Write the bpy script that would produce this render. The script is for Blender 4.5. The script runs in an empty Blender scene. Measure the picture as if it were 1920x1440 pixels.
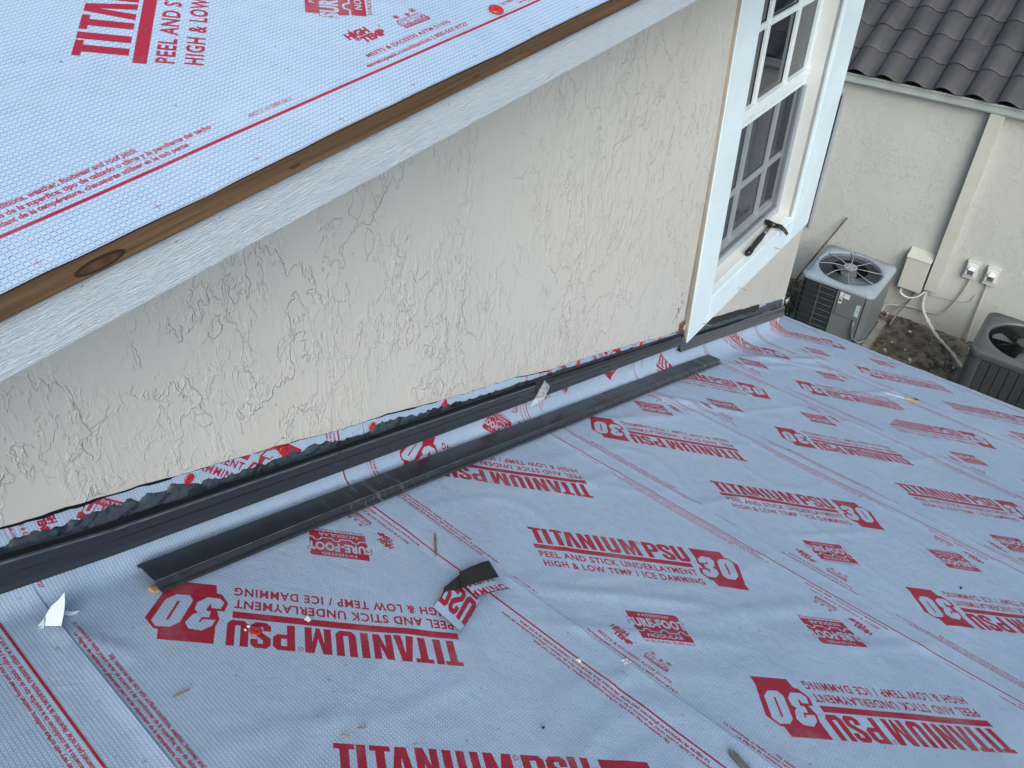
import bpy, math, random
import numpy as np
from mathutils import Vector, Matrix, noise as mnoise

random.seed(7)
rng = np.random.default_rng(7)
SC = bpy.context.scene
COL = SC.collection

# ------------------------------------------------------------------ camera, sky, sun, exposure
cam_d = bpy.data.cameras.new("camera")
cam = bpy.data.objects.new("camera", cam_d)
COL.objects.link(cam)
SC.camera = cam
cam_d.sensor_fit = 'HORIZONTAL'
cam_d.sensor_width = 36.0
cam_d.lens = 36.0 * 1534.06 / 1920.0
# the photograph is a crop of a taller frame, hence the lens shift
cam_d.shift_x = (960.0 - 802.08) / 1920.0
cam_d.shift_y = -(720.0 - 516.64) / 1920.0
cam_d.clip_start = 0.02
cam_d.clip_end = 400
_R = np.array([[0.67121951, -0.74005404, -0.04224195],
               [-0.45027388, -0.36179824, -0.81630599],
               [0.58882748, 0.56694096, -0.57607304]])
cam.matrix_world = Matrix(((_R[0][0], -_R[1][0], -_R[2][0], 0),
                           (_R[0][1], -_R[1][1], -_R[2][1], 0),
                           (_R[0][2], -_R[1][2], -_R[2][2], 0),
                           (0, 0, 0, 1)))

SUN_EL, SUN_AZ = math.radians(38), math.radians(228)
world = bpy.data.worlds.new("World")
SC.world = world
world.use_nodes = True
wn = world.node_tree
wn.nodes.clear()
sky = wn.nodes.new('ShaderNodeTexSky')
sky.sky_type = 'NISHITA'
sky.sun_disc = False
sky.sun_elevation = SUN_EL
sky.sun_rotation = SUN_AZ
sky.air_density = 1.0
sky.dust_density = 3.0
sky.ozone_density = 1.0
bg = wn.nodes.new('ShaderNodeBackground')
bg.inputs[1].default_value = 0.12
hs = wn.nodes.new('ShaderNodeHueSaturation')
hs.inputs['Saturation'].default_value = 0.85
wo = wn.nodes.new('ShaderNodeOutputWorld')
wn.links.new(sky.outputs[0], hs.inputs['Color'])
tint = wn.nodes.new('ShaderNodeMix'); tint.data_type = 'RGBA'; tint.blend_type = 'MULTIPLY'
tint.inputs[0].default_value = 1.0; tint.inputs[7].default_value = (0.94, 1.07, 1.02, 1)
wn.links.new(hs.outputs[0], tint.inputs[6])
wn.links.new(tint.outputs[2], bg.inputs[0])
wn.links.new(bg.outputs[0], wo.inputs[0])

sun_d = bpy.data.lights.new("sun", 'SUN')
sun_d.energy = 1.5
sun_d.angle = math.radians(42)
sun_d.color = (1.0, 0.96, 0.9)
sun = bpy.data.objects.new("sun", sun_d)
COL.objects.link(sun)
sd = Vector((math.sin(SUN_AZ) * math.cos(SUN_EL), math.cos(SUN_AZ) * math.cos(SUN_EL), math.sin(SUN_EL)))
sun.rotation_euler = sd.to_track_quat('Z', 'Y').to_euler()

SC.view_settings.view_transform = 'Standard'
SC.view_settings.look = 'None'
SC.view_settings.exposure = 0.60
SC.view_settings.gamma = 1.0
SC.view_settings.use_curve_mapping = False

# ------------------------------------------------------------------ frames of reference
U = 1.154                     # one roll-pattern unit in metres
SL = 0.48548                  # fall of the lower roof (z per x)
NN = math.sqrt(1 + SL * SL)
DL = math.radians(0.8)
Y0 = 1.06
E1 = np.array([math.cos(DL), math.sin(DL), 0.0])      # along the wall
N1 = np.array([-math.sin(DL), math.cos(DL), 0.0])     # into the wall
D0 = Y0 * math.cos(DL)


def W(S, off, z):
    """point in wall coordinates: S along, off proud of the stucco, z height"""
    p = E1 * S + N1 * (D0 - off)
    return (p[0], p[1], z)


def zroof(x):
    return -U - SL * x


def wall_y(x):
    return Y0 + math.tan(DL) * x


# ------------------------------------------------------------------ mesh helpers
def obj(name, verts, faces, mat=None, parent=None, smooth=False, uv=None, mats=None, fmat=None):
    me = bpy.data.meshes.new(name)
    me.from_pydata([tuple(map(float, v)) for v in verts], [], [tuple(int(i) for i in f) for f in faces])
    if uv is not None:
        lay = me.uv_layers.new(name="UVMap")
        li = np.empty(len(me.loops), dtype=np.int32)
        me.loops.foreach_get("vertex_index", li)
        lay.data.foreach_set("uv", np.asarray(uv, dtype=np.float32)[li].ravel())
    if mats:
        for m in mats:
            me.materials.append(m)
        if fmat is not None:
            me.polygons.foreach_set("material_index", np.asarray(fmat, dtype=np.int32))
    elif mat:
        me.materials.append(mat)
    if smooth:
        me.polygons.foreach_set("use_smooth", np.ones(len(me.polygons), dtype=bool))
    me.update()
    o = bpy.data.objects.new(name, me)
    COL.objects.link(o)
    if parent is not None:
        o.parent = parent
    return o


def tag(o, label=None, cat=None, group=None, kind=None):
    if label: o["label"] = label
    if cat: o["category"] = cat
    if group: o["group"] = group
    if kind: o["kind"] = kind
    return o


def thing(name, label, cat, loc=(0, 0, 0), group=None, rotz=0):
    o = bpy.data.objects.new(name, None)
    o.empty_display_size = 0.1
    COL.objects.link(o)
    o.location = loc
    o.rotation_euler = (0, 0, rotz)
    tag(o, label, cat, group)
    return o


class MB:
    def __init__(s):
        s.v = []; s.f = []; s.m = []

    def add(s, vs, fs, m=0):
        b = len(s.v)
        s.v += [tuple(v) for v in vs]
        s.f += [tuple(i + b for i in f) for f in fs]
        s.m += [m] * len(fs)
        return s

    def hexa(s, p, m=0):
        # p: 8 points, bottom ring 0-3, top ring 4-7
        return s.add(p, [(3, 2, 1, 0), (4, 5, 6, 7), (0, 1, 5, 4), (1, 2, 6, 5), (2, 3, 7, 6), (3, 0, 4, 7)], m)

    def box(s, x0, x1, y0, y1, z0, z1, m=0):
        return s.hexa([(x0, y0, z0), (x1, y0, z0), (x1, y1, z0), (x0, y1, z0),
                       (x0, y0, z1), (x1, y0, z1), (x1, y1, z1), (x0, y1, z1)], m)

    def tube(s, pts, r, n=8, m=0, cap=True):
        pts = [Vector(p) for p in pts]
        rr = r if isinstance(r, (list, tuple)) else [r] * len(pts)
        b = len(s.v)
        up = Vector((0, 0, 1))
        prev = None
        for i, p in enumerate(pts):
            d = (pts[min(i + 1, len(pts) - 1)] - pts[max(i - 1, 0)]).normalized()
            a = prev - d * prev.dot(d) if prev is not None else (up.cross(d) if abs(d.z) < .95 else Vector((1, 0, 0)).cross(d))
            a.normalize()
            prev = a
            c = d.cross(a)
            for k in range(n):
                t = 2 * math.pi * k / n
                s.v.append(tuple(p + (a * math.cos(t) + c * math.sin(t)) * rr[i]))
        for i in range(len(pts) - 1):
            for k in range(n):
                k2 = (k + 1) % n
                s.f.append((b + i * n + k, b + i * n + k2, b + (i + 1) * n + k2, b + (i + 1) * n + k))
                s.m.append(m)
        if cap:
            s.f.append(tuple(b + k for k in range(n))[::-1]); s.m.append(m)
            e = b + (len(pts) - 1) * n
            s.f.append(tuple(e + k for k in range(n))); s.m.append(m)
        return s

    def disc(s, c, r0, r1, z0, z1, n=32, m=0):
        """ring or disc (r0 may be 0) with thickness z0..z1 about a vertical axis"""
        b = len(s.v)
        if r0 <= 0:
            for z in (z0, z1):
                for k in range(n):
                    t = 2 * math.pi * k / n
                    s.v.append((c[0] + r1 * math.cos(t), c[1] + r1 * math.sin(t), z))
            for k in range(n):
                k2 = (k + 1) % n
                s.f.append((b + k, b + k2, b + n + k2, b + n + k)); s.m.append(m)
            s.f.append(tuple(b + n + k for k in range(n))); s.m.append(m)
            s.f.append(tuple(b + k for k in range(n))[::-1]); s.m.append(m)
        else:
            prof = [(r0, z0), (r1, z0), (r1, z1), (r0, z1)]
            for (r, z) in prof:
                for k in range(n):
                    t = 2 * math.pi * k / n
                    s.v.append((c[0] + r * math.cos(t), c[1] + r * math.sin(t), z))
            for q in range(4):
                for k in range(n):
                    k2 = (k + 1) % n
                    a, d = b + q * n, b + ((q + 1) % 4) * n
                    s.f.append((a + k, a + k2, d + k2, d + k)); s.m.append(m)
        return s

    def build(s, name, mat=None, parent=None, smooth=False, mats=None):
        return obj(name, s.v, s.f, mat, parent, smooth, mats=mats, fmat=s.m if mats else None)


def bevel(o, w=0.003, seg=2):
    m = o.modifiers.new("bevel", 'BEVEL')
    m.width = w; m.segments = seg; m.limit_method = 'ANGLE'; m.angle_limit = math.radians(40)
    return o


def sstep(x, a, b):
    t = np.clip((x - a) / (b - a), 0, 1)
    return t * t * (3 - 2 * t)


def vnoise(x, y, seed=0):
    """smooth 2-D value noise, vectorised"""
    xi = np.floor(x).astype(np.int64); yi = np.floor(y).astype(np.int64)
    fx = x - xi; fy = y - yi
    fx = fx * fx * (3 - 2 * fx); fy = fy * fy * (3 - 2 * fy)

    def h(a, b):
        n = (a * 374761393 + b * 668265263 + seed * 1442695041) & 0xffffffff
        n = ((n ^ (n >> 13)) * 1274126177) & 0xffffffff
        return ((n ^ (n >> 16)) & 0xffff) / 65535.0
    return (h(xi, yi) * (1 - fx) + h(xi + 1, yi) * fx) * (1 - fy) + (h(xi, yi + 1) * (1 - fx) + h(xi + 1, yi + 1) * fx) * fy - 0.5


# ------------------------------------------------------------------ the print on the underlayment, rasterised here
PX = 0.5                       # mm per texel
PER = 0.874 * U * 1000         # repeat along the roll, mm
V0, V1 = -8.7, 905.4           # across the roll, mm
_SS = 2
TW = int(round(PER / PX)); TH = int(round((V1 - V0) / PX))
CW, CH = TW * _SS, TH * _SS
sxu = CW / PER; syv = CH / (V1 - V0)
canvas = np.zeros((CH, CW), dtype=np.uint8)


def _put(sub, x0, y0, val):
    """write val where sub is true; wraps along the roll"""
    h, w = sub.shape
    ya, yb = max(0, y0), min(CH, y0 + h)
    if yb <= ya: return
    sub = sub[ya - y0:yb - y0]
    cols = (np.arange(x0, x0 + w)) % CW
    blk = canvas[ya:yb][:, cols]
    blk[sub] = val
    canvas[ya:yb, cols[:, None].T[0]] = blk


def fill_poly(poly, val=255):
    """poly: list of rings of (u,v) mm, even-odd"""
    rings = [np.array(r, float) for r in poly]
    P = [np.stack([r[:, 0] * sxu, (r[:, 1] - V0) * syv], 1) for r in rings]
    A = np.concatenate(P)
    x0, y0 = np.floor(A.min(0)).astype(int) - 1
    x1, y1 = np.ceil(A.max(0)).astype(int) + 1
    X = (np.arange(x0, x1) + .5)[None, :]; Y = (np.arange(y0, y1) + .5)[:, None]
    ins = np.zeros((y1 - y0, x1 - x0), bool)
    for r in P:
        for i in range(len(r)):
            xa, ya = r[i]; xb, yb = r[(i + 1) % len(r)]
            if ya == yb: continue
            c = ((ya > Y) != (yb > Y)) & (X < (xb - xa) * (Y - ya) / (yb - ya) + xa)
            ins ^= c
    _put(ins, x0, y0, val)


def fill_tris(T, val=255):
    """T: (n,3,2) mm"""
    T = T.copy()
    T[..., 0] *= sxu; T[..., 1] = (T[..., 1] - V0) * syv
    for t in T:
        x0, y0 = np.floor(t.min(0)).astype(int); x1, y1 = np.ceil(t.max(0)).astype(int) + 1
        X = (np.arange(x0, x1) + .5)[None, :]; Y = (np.arange(y0, y1) + .5)[:, None]
        (ax, ay), (bx, by), (cx, cy) = t
        d = (bx - ax) * (cy - ay) - (by - ay) * (cx - ax)
        if abs(d) < 1e-9: continue
        s = 1 if d > 0 else -1
        e0 = s * ((bx - ax) * (Y - ay) - (by - ay) * (X - ax))
        e1 = s * ((cx - bx) * (Y - by) - (cy - by) * (X - bx))
        e2 = s * ((ax - cx) * (Y - cy) - (ay - cy) * (X - cx))
        _put((e0 >= -.3) & (e1 >= -.3) & (e2 >= -.3), x0, y0, val)


_tc = {}


def text_tris(s, bold=0.0, spacing=1.0, shear=0.0):
    key = (s, bold, spacing, shear)
    if key in _tc: return _tc[key]
    cu = bpy.data.curves.new("t", 'FONT')
    cu.body = s; cu.size = 1.0; cu.offset = bold; cu.resolution_u = 3
    cu.space_character = spacing; cu.shear = shear
    o = bpy.data.objects.new("t", cu)
    COL.objects.link(o)
    dg = bpy.context.evaluated_depsgraph_get()
    me = o.evaluated_get(dg).to_mesh()
    me.calc_loop_triangles()
    co = np.array([v.co[:2] for v in me.vertices])
    ti = np.array([t.vertices[:] for t in me.loop_triangles])
    T = co[ti]
    o.evaluated_get(dg).to_mesh_clear()
    bpy.data.objects.remove(o); bpy.data.curves.remove(cu)
    _tc[key] = T
    return T


def fit_text(s, frame, r0, r1, d0, d1, val=255, bold=0.0, spacing=1.0, shear=0.0, grow=0.0):
    """lay text into box r0..r1 (reading direction), baseline d1, cap top d0 of a frame"""
    T = text_tris(s, bold, spacing, shear)
    if grow == 0:
        ref = T
    else:
        ref = text_tris(s, bold - grow, spacing, shear)
    mn = ref.reshape(-1, 2)[:, 0].min(); mx = ref.reshape(-1, 2)[:, 0].max()
    cap = 0.682 + 2 * max(bold - grow, 0)
    x = (T[..., 0] - mn) / (mx - mn) * (r1 - r0) + r0
    y = d1 + (d0 - d1) * (T[..., 1] / cap)
    fill_tris(np.stack(frame(x, y), -1), val)


_c40, _s40 = math.cos(math.radians(40)), math.sin(math.radians(40))


def F_logo(r, d):              # frame of the slanted logo, mm
    return r * _s40 + d * _c40, 292 + r * _c40 - d * _s40


def F_sf(r, d):
    return 306 + r * _s40 + d * _c40, 229 + r * _c40 - d * _s40


def F_flat(u, d):              # d is minus v
    return u, -d


def PL(frame, pts, val=255, k=1.0):
    fill_poly([[frame(p[0] * k, p[1] * k) for p in ring] for ring in pts], val)


K = 1.154
LW = 13
GL = {
    'T': (29, [[(0, 0), (29, 0), (29, 8.5), (21, 8.5), (21, 54), (8, 54), (8, 8.5), (0, 8.5)]]),
    'I': (13, [[(0, 0), (13, 0), (13, 54), (0, 54)]]),
    'A': (34, [[(9, 0), (25, 0), (34, 54), (21.5, 54), (17, 16), (12.5, 54), (0, 54)]]),
    'N': (32, [[(0, 0), (12, 0), (20.5, 28), (20.5, 0), (32, 0), (32, 54), (20.5, 54), (11.5, 25), (11.5, 54), (0, 54)]]),
    'U': (33, [[(0, 0), (12.5, 0), (12.5, 43), (20.5, 43), (20.5, 0), (33, 0), (33, 46), (26, 54), (7, 54), (0, 46)]]),
    'M': (42, [[(0, 0), (14, 0), (21, 31), (28, 0), (42, 0), (42, 54), (30.5, 54), (30.5, 22), (24, 54), (18, 54), (11.5, 22), (11.5, 54), (0, 54)]]),
    'P': (34, [[(0, 0), (27, 0), (34, 7), (34, 26), (27, 33), (12.5, 33), (12.5, 54), (0, 54)], [(12.5, 9), (21.5, 9), (21.5, 24), (12.5, 24)]]),
    'S': (31, [[(7, 0), (24, 0), (31, 7), (31, 18), (19.5, 18), (19.5, 9.5), (12, 9.5), (12, 16), (31, 33), (31, 47), (24, 54), (7, 54), (0, 47), (0, 36), (12, 36), (12, 44.5), (19.5, 44.5), (19.5, 38), (0, 21), (0, 7)]]),
}
ro = {0: 'T', 31: 'I', 49: 'T', 76: 'A', 113: 'N', 152: 'I', 172: 'U', 212: 'M', 269: 'P', 306: 'S', 340: 'U'}
for r0, ch in ro.items():
    w, rings = GL[ch]
    PL(F_logo, [[(r0 + x, y) for x, y in ring] for ring in rings], 255, K)
PL(F_logo, [[(-4, 58.3), (366, 58.3), (366, 72.7), (-4, 72.7)]], 255, K)
# registered mark
for rr, vv in ((4.6, 255), (3.5, 0)):
    PL(F_logo, [[(261 + rr * math.cos(t / 20 * 2 * math.pi), 5.5 + rr * math.sin(t / 20 * 2 * math.pi)) for t in range(20)]], vv, K)
fit_text("R", F_logo, 259.6 * K, 262.8 * K, 3.4 * K, 7.6 * K, bold=.01)
fit_text("PEEL AND STICK UNDERLAYMENT", F_logo, 0, 365 * K, 79.5 * K, 99 * K, bold=.03, spacing=1.12)
fit_text("HIGH & LOW TEMP / ICE DAMMING", F_logo, 1 * K, 366 * K, 108.5 * K, 128 * K, bold=.03, spacing=1.16)
# 30 flag
PL(F_logo, [[(390, 0), (471, 0), (472, 20), (479, 21), (494, 41), (475, 99), (471, 110), (471, 129), (395, 129), (393, 110), (385, 108),
             (374, 89), (379, 70), (390, 70), (385, 52), (390, 36)]], 255, K)
PL(F_logo, [[(484, 37), (477, 26), (456, 27), (443, 38), (428, 88), (434, 99), (454, 98), (469, 85)],
            [(464, 40), (459, 42), (447, 84), (451, 84)]], 0, K)
PL(F_logo, [[(410, 25), (395, 37), (391, 50), (410, 49), (412, 43), (416, 42), (411, 54), (401, 54), (399, 67), (407, 69), (402, 83),
             (400, 84), (399, 75), (385, 75), (380, 89), (387, 98), (407, 98), (421, 85), (424, 69), (418, 62), (425, 58), (435, 39), (429, 27)]], 0, K)
# non-slip emblem
arc = [(127 - 8 + 8 * math.sin(a), 8 - 8 * math.cos(a)) for a in np.linspace(0, math.pi / 2, 6)]
PL(F_sf, [[(0, 0)] + arc + [(124, 17), (127, 50), (127, 85), (3, 85), (3, 62), (0, 50)]])
fit_text("PATENTED", F_sf, 27, 102, 5.5, 13, 0, bold=.012, spacing=1.1)
fit_text("SURE-FOOT", F_sf, -7, 131, 18, 45, 255, bold=.095, spacing=1.08, grow=.05)
fit_text("SURE-FOOT", F_sf, -7, 131, 18, 45, 0, bold=.045, spacing=1.08)
bump = [(0, 62), (14, 62)]
for cx in (26, 68, 110):
    bump += [(cx - 12, 62), (cx - 9, 62)] + [(cx - 8 * math.cos(a), 60 - 7 * math.sin(a)) for a in np.linspace(0, math.pi, 9)] + [(cx + 9, 62)]
bump += [(130, 62)]
for i in range(len(bump) - 1):
    (xa, ya), (xb, yb) = bump[i], bump[i + 1]
    l = math.hypot(xb - xa, yb - ya)
    if l < .2: continue
    nx, ny = -(yb - ya) / l * 1.5, (xb - xa) / l * 1.5
    ex, ey = (xb - xa) / l * .8, (yb - ya) / l * .8
    PL(F_sf, [[(xa - ex + nx, ya - ey + ny), (xb + ex + nx, yb + ey + ny), (xb + ex - nx, yb + ey - ny), (xa - ex - nx, ya - ey - ny)]], 0)
fit_text("NODULAR", F_sf, 20, 107, 69, 79.5, 0, bold=.012, spacing=1.06)
fit_text("WALKING SURFACE", F_sf, 6, 127, 87, 93.5, 255, bold=.02, spacing=1.03)
fit_text("HIGH", F_flat, 310, 351, -162, -147, bold=.07, shear=.1)
fit_text("TEMP", F_flat, 325, 368, -146, -131, bold=.07, shear=.1)
for rr, vv in ((5, 255), (3.6, 0), (2.6, 255)):
    fill_poly([[(322 + rr * math.cos(t), 143 + rr * math.sin(t)) for t in np.linspace(0, 2 * math.pi, 16)[:-1]]], vv)
fill_poly([[(320.8, 146), (323.2, 146), (326.2, 166), (323.8, 166)]])
fit_text("°", F_flat, 368, 372, -152, -142, bold=.01)
# ice emblem
fill_poly([[(400, 125), (450, 125), (452, 131), (446, 146), (400, 146), (397, 138)]])
fill_poly([[(401.5, 126.5), (448.5, 126.5), (449.5, 131), (445, 144.5), (401.5, 144.5), (399, 138)]], 0)
fit_text("ICE DAM", F_flat, 401, 448, -145, -133, bold=.05)
fit_text("ICE DAM", F_flat, 402, 447, -144, -134, 0, bold=.0)
fill_poly([[(401, 126.5), (449, 126.5), (449, 132), (401, 132)]])
fit_text("PROTECTION", F_flat, 403, 447, -131, -127.5, 0, bold=.0)
for (cx, cy, rr) in ((408, 154, 6), (428, 151, 4.5), (443, 155, 6.5)):
    for k in range(4):
        a = k * math.pi / 4
        dx, dy = rr * math.cos(a), rr * math.sin(a); px, py = -math.sin(a) * .8, math.cos(a) * .8
        fill_poly([[(cx - dx + px, cy - dy + py), (cx + dx + px, cy + dy + py), (cx + dx - px, cy + dy - py), (cx - dx - px, cy - dy - py)]])
fit_text("MEETS & EXCEEDS ASTM D1970", F_flat, 303, 470, -110.8, -103, bold=.034, spacing=1.05)
fit_text("eavetopeak.com/titanium | 800-567-9727", F_flat, 286, 490, -94.3, -86.5, bold=.034)
fit_text("Slip resistance may vary with surface conditions, weather, footwear and roof pitch", F_flat, -333, -39, -115, -107.2, bold=.034)
fit_text("La resistencia al desliz puede variar de acuerdo a las condiciones de la superfice, tipo de calzado o clima y la pendiente del techo",
         F_flat, -428, 48.5, -103.8, -96.0, bold=.034)
fit_text("Le dégrée de resistance au glissement peut varier dépendant de la température, chaussures utiliser et le toit pente",
         F_flat, -399, 10, -92.6, -84.8, bold=.034)
fit_text("4002712 1H102824 066 C", F_flat, 95, 160, -93, -88, bold=.02)
fill_poly([[(0, 72.1), (PER, 72.1), (PER, 76.7), (0, 76.7)]])
# registration crosses
faint = np.zeros_like(canvas, dtype=bool)


def cross(u, v, l=4.5):
    for dx, dy in ((l, .45), (.45, l)):
        fill_poly([[(u - dx, v - dy), (u + dx, v - dy), (u + dx, v + dy), (u - dx, v + dy)]], 190)


for k in range(8):
    cross(55 + k * PER / 8, 27)
for k in range(4):
    cross(202 + k * PER / 4, 306, 4)
    cross(76 + k * PER / 4, 384, 2)
for u_, v_ in ((40, 150), (640, 170), (820, 250), (500, 430), (905, 420)):
    fill_poly([[(u_ - 2.5, v_ - 2), (u_ + 2.5, v_ - 2), (u_ + 2.5, v_ + 2), (u_ - 2.5, v_ + 2)]], 110)
# the print repeats head over heels: turn it half round and lay it over itself
rot = canvas[::-1, ::-1]
sh = int(round(24.2 * sxu))
rot = np.roll(rot, sh, axis=1)
canvas = np.maximum(canvas, rot)
tex = canvas.reshape(TH, _SS, TW, _SS).mean(axis=(1, 3)).astype(np.float32) / 255.0
img = bpy.data.images.new("underlayment_print", TW, TH, alpha=False, float_buffer=False)
img.colorspace_settings.name = 'Non-Color'
buf = np.ones((TH, TW, 4), np.float32)
buf[..., 0] = tex; buf[..., 1] = tex; buf[..., 2] = tex
img.pixels.foreach_set(buf.ravel())
img.update()
img.pack()


# ------------------------------------------------------------------ materials
class NT:
    def __init__(s, name):
        s.mat = bpy.data.materials.new(name)
        s.mat.use_nodes = True
        s.t = s.mat.node_tree
        s.b = s.t.nodes['Principled BSDF']

    def n(s, typ, **kw):
        nd = s.t.nodes.new(typ)
        for k, v in kw.items():
            if hasattr(nd, k): setattr(nd, k, v)
            else: nd.inputs[k].default_value = v
        return nd

    def l(s, a, b): s.t.links.new(a, b)

    def coord(s, kind='Object', scale=(1, 1, 1), rot=(0, 0, 0)):
        tc = s.n('ShaderNodeTexCoord'); mp = s.n('ShaderNodeMapping')
        mp.inputs['Scale'].default_value = scale; mp.inputs['Rotation'].default_value = rot
        s.l(tc.outputs[kind], mp.inputs[0])
        return mp.outputs[0]

    def noise(s, co, scale, detail=3, rough=.5, dist=0.0):
        nd = s.n('ShaderNodeTexNoise')
        nd.inputs['Scale'].default_value = scale; nd.inputs['Detail'].default_value = detail
        nd.inputs['Roughness'].default_value = rough; nd.inputs['Distortion'].default_value = dist
        s.l(co, nd.inputs['Vector'])
        return nd.outputs[0]

    def ramp(s, fac, stops, interp='LINEAR'):
        nd = s.n('ShaderNodeValToRGB')
        nd.color_ramp.interpolation = interp
        el = nd.color_ramp.elements
        while len(el) > 1: el.remove(el[-1])
        el[0].position = stops[0][0]; el[0].color = _c(stops[0][1])
        for p, c in stops[1:]:
            e = el.new(p); e.color = _c(c)
        s.l(fac, nd.inputs[0])
        return nd.outputs[0]

    def mix(s, fac, a, b, blend='MIX'):
        nd = s.n('ShaderNodeMix'); nd.data_type = 'RGBA'; nd.blend_type = blend
        if isinstance(fac, (int, float)): nd.inputs[0].default_value = fac
        else: s.l(fac, nd.inputs[0])
        for i, v in ((6, a), (7, b)):
            if isinstance(v, (tuple, list)): nd.inputs[i].default_value = _c(v)
            else: s.l(v, nd.inputs[i])
        return nd.outputs[2]

    def math(s, op, a, b=None, clamp=False):
        nd = s.n('ShaderNodeMath'); nd.operation = op; nd.use_clamp = clamp
        for i, v in ((0, a), (1, b)):
            if v is None: continue
            if isinstance(v, (int, float)): nd.inputs[i].default_value = v
            else: s.l(v, nd.inputs[i])
        return nd.outputs[0]

    def bump(s, h, strength=.5, dist=.002):
        nd = s.n('ShaderNodeBump')
        nd.inputs['Strength'].default_value = strength; nd.inputs['Distance'].default_value = dist
        s.l(h, nd.inputs['Height'])
        s.l(nd.outputs[0], s.b.inputs['Normal'])
        return nd

    def col(s, c):
        if isinstance(c, (tuple, list)): s.b.inputs['Base Color'].default_value = _c(c)
        else: s.l(c, s.b.inputs['Base Color'])
        return s

    def rough(s, v):
        if isinstance(v, (int, float)): s.b.inputs['Roughness'].default_value = v
        else: s.l(v, s.b.inputs['Roughness'])
        return s


def _c(c):
    return (c, c, c, 1) if isinstance(c, (int, float)) else (tuple(c) + (1,))[:4]


def simple(name, col, rough=.6, var=.15, scale=8, metal=0.0, bumpd=0.0, bscale=60, spec=.5, stretch=(1, 1, 1)):
    m = NT(name)
    co = m.coord('Object', stretch)
    n1 = m.noise(co, scale, 5, .6)
    lo = tuple(x * (1 - var) for x in col); hi = tuple(min(1, x * (1 + var)) for x in col)
    m.col(m.ramp(n1, [(.3, lo), (.7, hi)]))
    m.rough(m.ramp(n1, [(.3, max(rough - .1, .02)), (.7, min(rough + .1, 1))]))
    m.b.inputs['Metallic'].default_value = metal
    m.b.inputs['Specular IOR Level'].default_value = spec
    if bumpd:
        m.bump(m.noise(co, bscale, 4, .6), .6, bumpd)
    return m.mat


def mat_underlay():
    m = NT("printed_underlayment")
    uvn = m.n('ShaderNodeUVMap')
    im = m.n('ShaderNodeTexImage'); im.image = img; im.interpolation = 'Linear'; im.extension = 'REPEAT'
    m.l(uvn.outputs[0], im.inputs[0])
    sep = m.n('ShaderNodeSeparateXYZ'); m.l(uvn.outputs[0], sep.inputs[0])
    um = m.math('MULTIPLY', sep.outputs[0], PER)          # mm along the roll
    vm = m.math('MULTIPLY', sep.outputs[1], V1 - V0)      # mm across
    # woven scrim: dashed dark threads along the roll, weaker ones across
    fv = m.math('ABSOLUTE', m.math('SUBTRACT', m.math('FRACT', m.math('DIVIDE', vm, 6.6)), .5))
    fu = m.math('ABSOLUTE', m.math('SUBTRACT', m.math('FRACT', m.math('DIVIDE', um, 6.2)), .5))
    lv = m.math('LESS_THAN', fv, .075)
    dash = m.math('GREATER_THAN', fu, .13)
    lu = m.math('MULTIPLY', m.math('LESS_THAN', fu, .07), m.math('GREATER_THAN', fv, .13))
    lvd = m.math('MULTIPLY', lv, dash)
    cxyz = m.n('ShaderNodeCombineXYZ'); m.l(um, cxyz.inputs[0]); m.l(vm, cxyz.inputs[1])
    big = m.noise(cxyz.outputs[0], .006, 4, .55)
    med = m.noise(cxyz.outputs[0], .03, 4, .6)
    fine = m.noise(cxyz.outputs[0], .55, 3, .6)
    geo = m.n('ShaderNodeNewGeometry')
    wob = m.noise(geo.outputs['Position'], 2.2, 4, .6)
    speck = m.noise(geo.outputs['Position'], 95, 2, .5)
    base = m.ramp(wob, [(.3, (.385, .495, .69)), (.55, (.425, .535, .73)), (.75, (.47, .58, .77))])
    thread = m.math('ADD', m.math('MULTIPLY', lvd, .95), m.math('MULTIPLY', lu, .62), True)
    thread = m.math('MULTIPLY', thread, m.ramp(med, [(.3, .6), (.6, 1.0)]))
    base = m.mix(thread, base, (.055, .085, .14))
    base = m.mix(m.ramp(fine, [(.58, 0), (.72, .35)]), base, (.66, .74, .84))
    # ink: thin where the weave stands proud
    inkf = m.math('MULTIPLY', im.outputs[0], m.ramp(fine, [(.3, 1.0), (.6, .97), (.78, .72)]))
    ink = m.ramp(wob, [(.3, (.30, .006, .028)), (.7, (.36, .010, .035))])
    colr = m.mix(inkf, base, ink)
    scuff = m.noise(geo.outputs['Position'], 7, 6, .7)
    colr = m.mix(m.ramp(scuff, [(.52, 0), (.78, .34)]), colr, (.34, .37, .40))
    colr = m.mix(m.ramp(speck, [(.74, 0), (.78, .7)]), colr, (.06, .06, .06))
    m.col(colr)
    m.rough(m.ramp(med, [(.3, .30), (.7, .46)]))
    m.l(m.ramp(im.outputs[0], [(0, .5), (1, .22)]), m.b.inputs['Specular IOR Level'])
    # bump: nodular weave + faint creases
    wv = m.math('MULTIPLY', m.math('SINE', m.math('MULTIPLY', um, 2 * math.pi / 5.0)), m.math('SINE', m.math('MULTIPLY', vm, 2 * math.pi / 7.2)))
    h = m.math('ADD', m.math('MULTIPLY', wv, .06), m.math('MULTIPLY', fine, .8))
    h = m.math('ADD', h, m.math('MULTIPLY', m.noise(geo.outputs['Position'], 26, 4, .6, .4), 2.2))
    m.bump(h, .7, .0016)
    return m.mat


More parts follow.
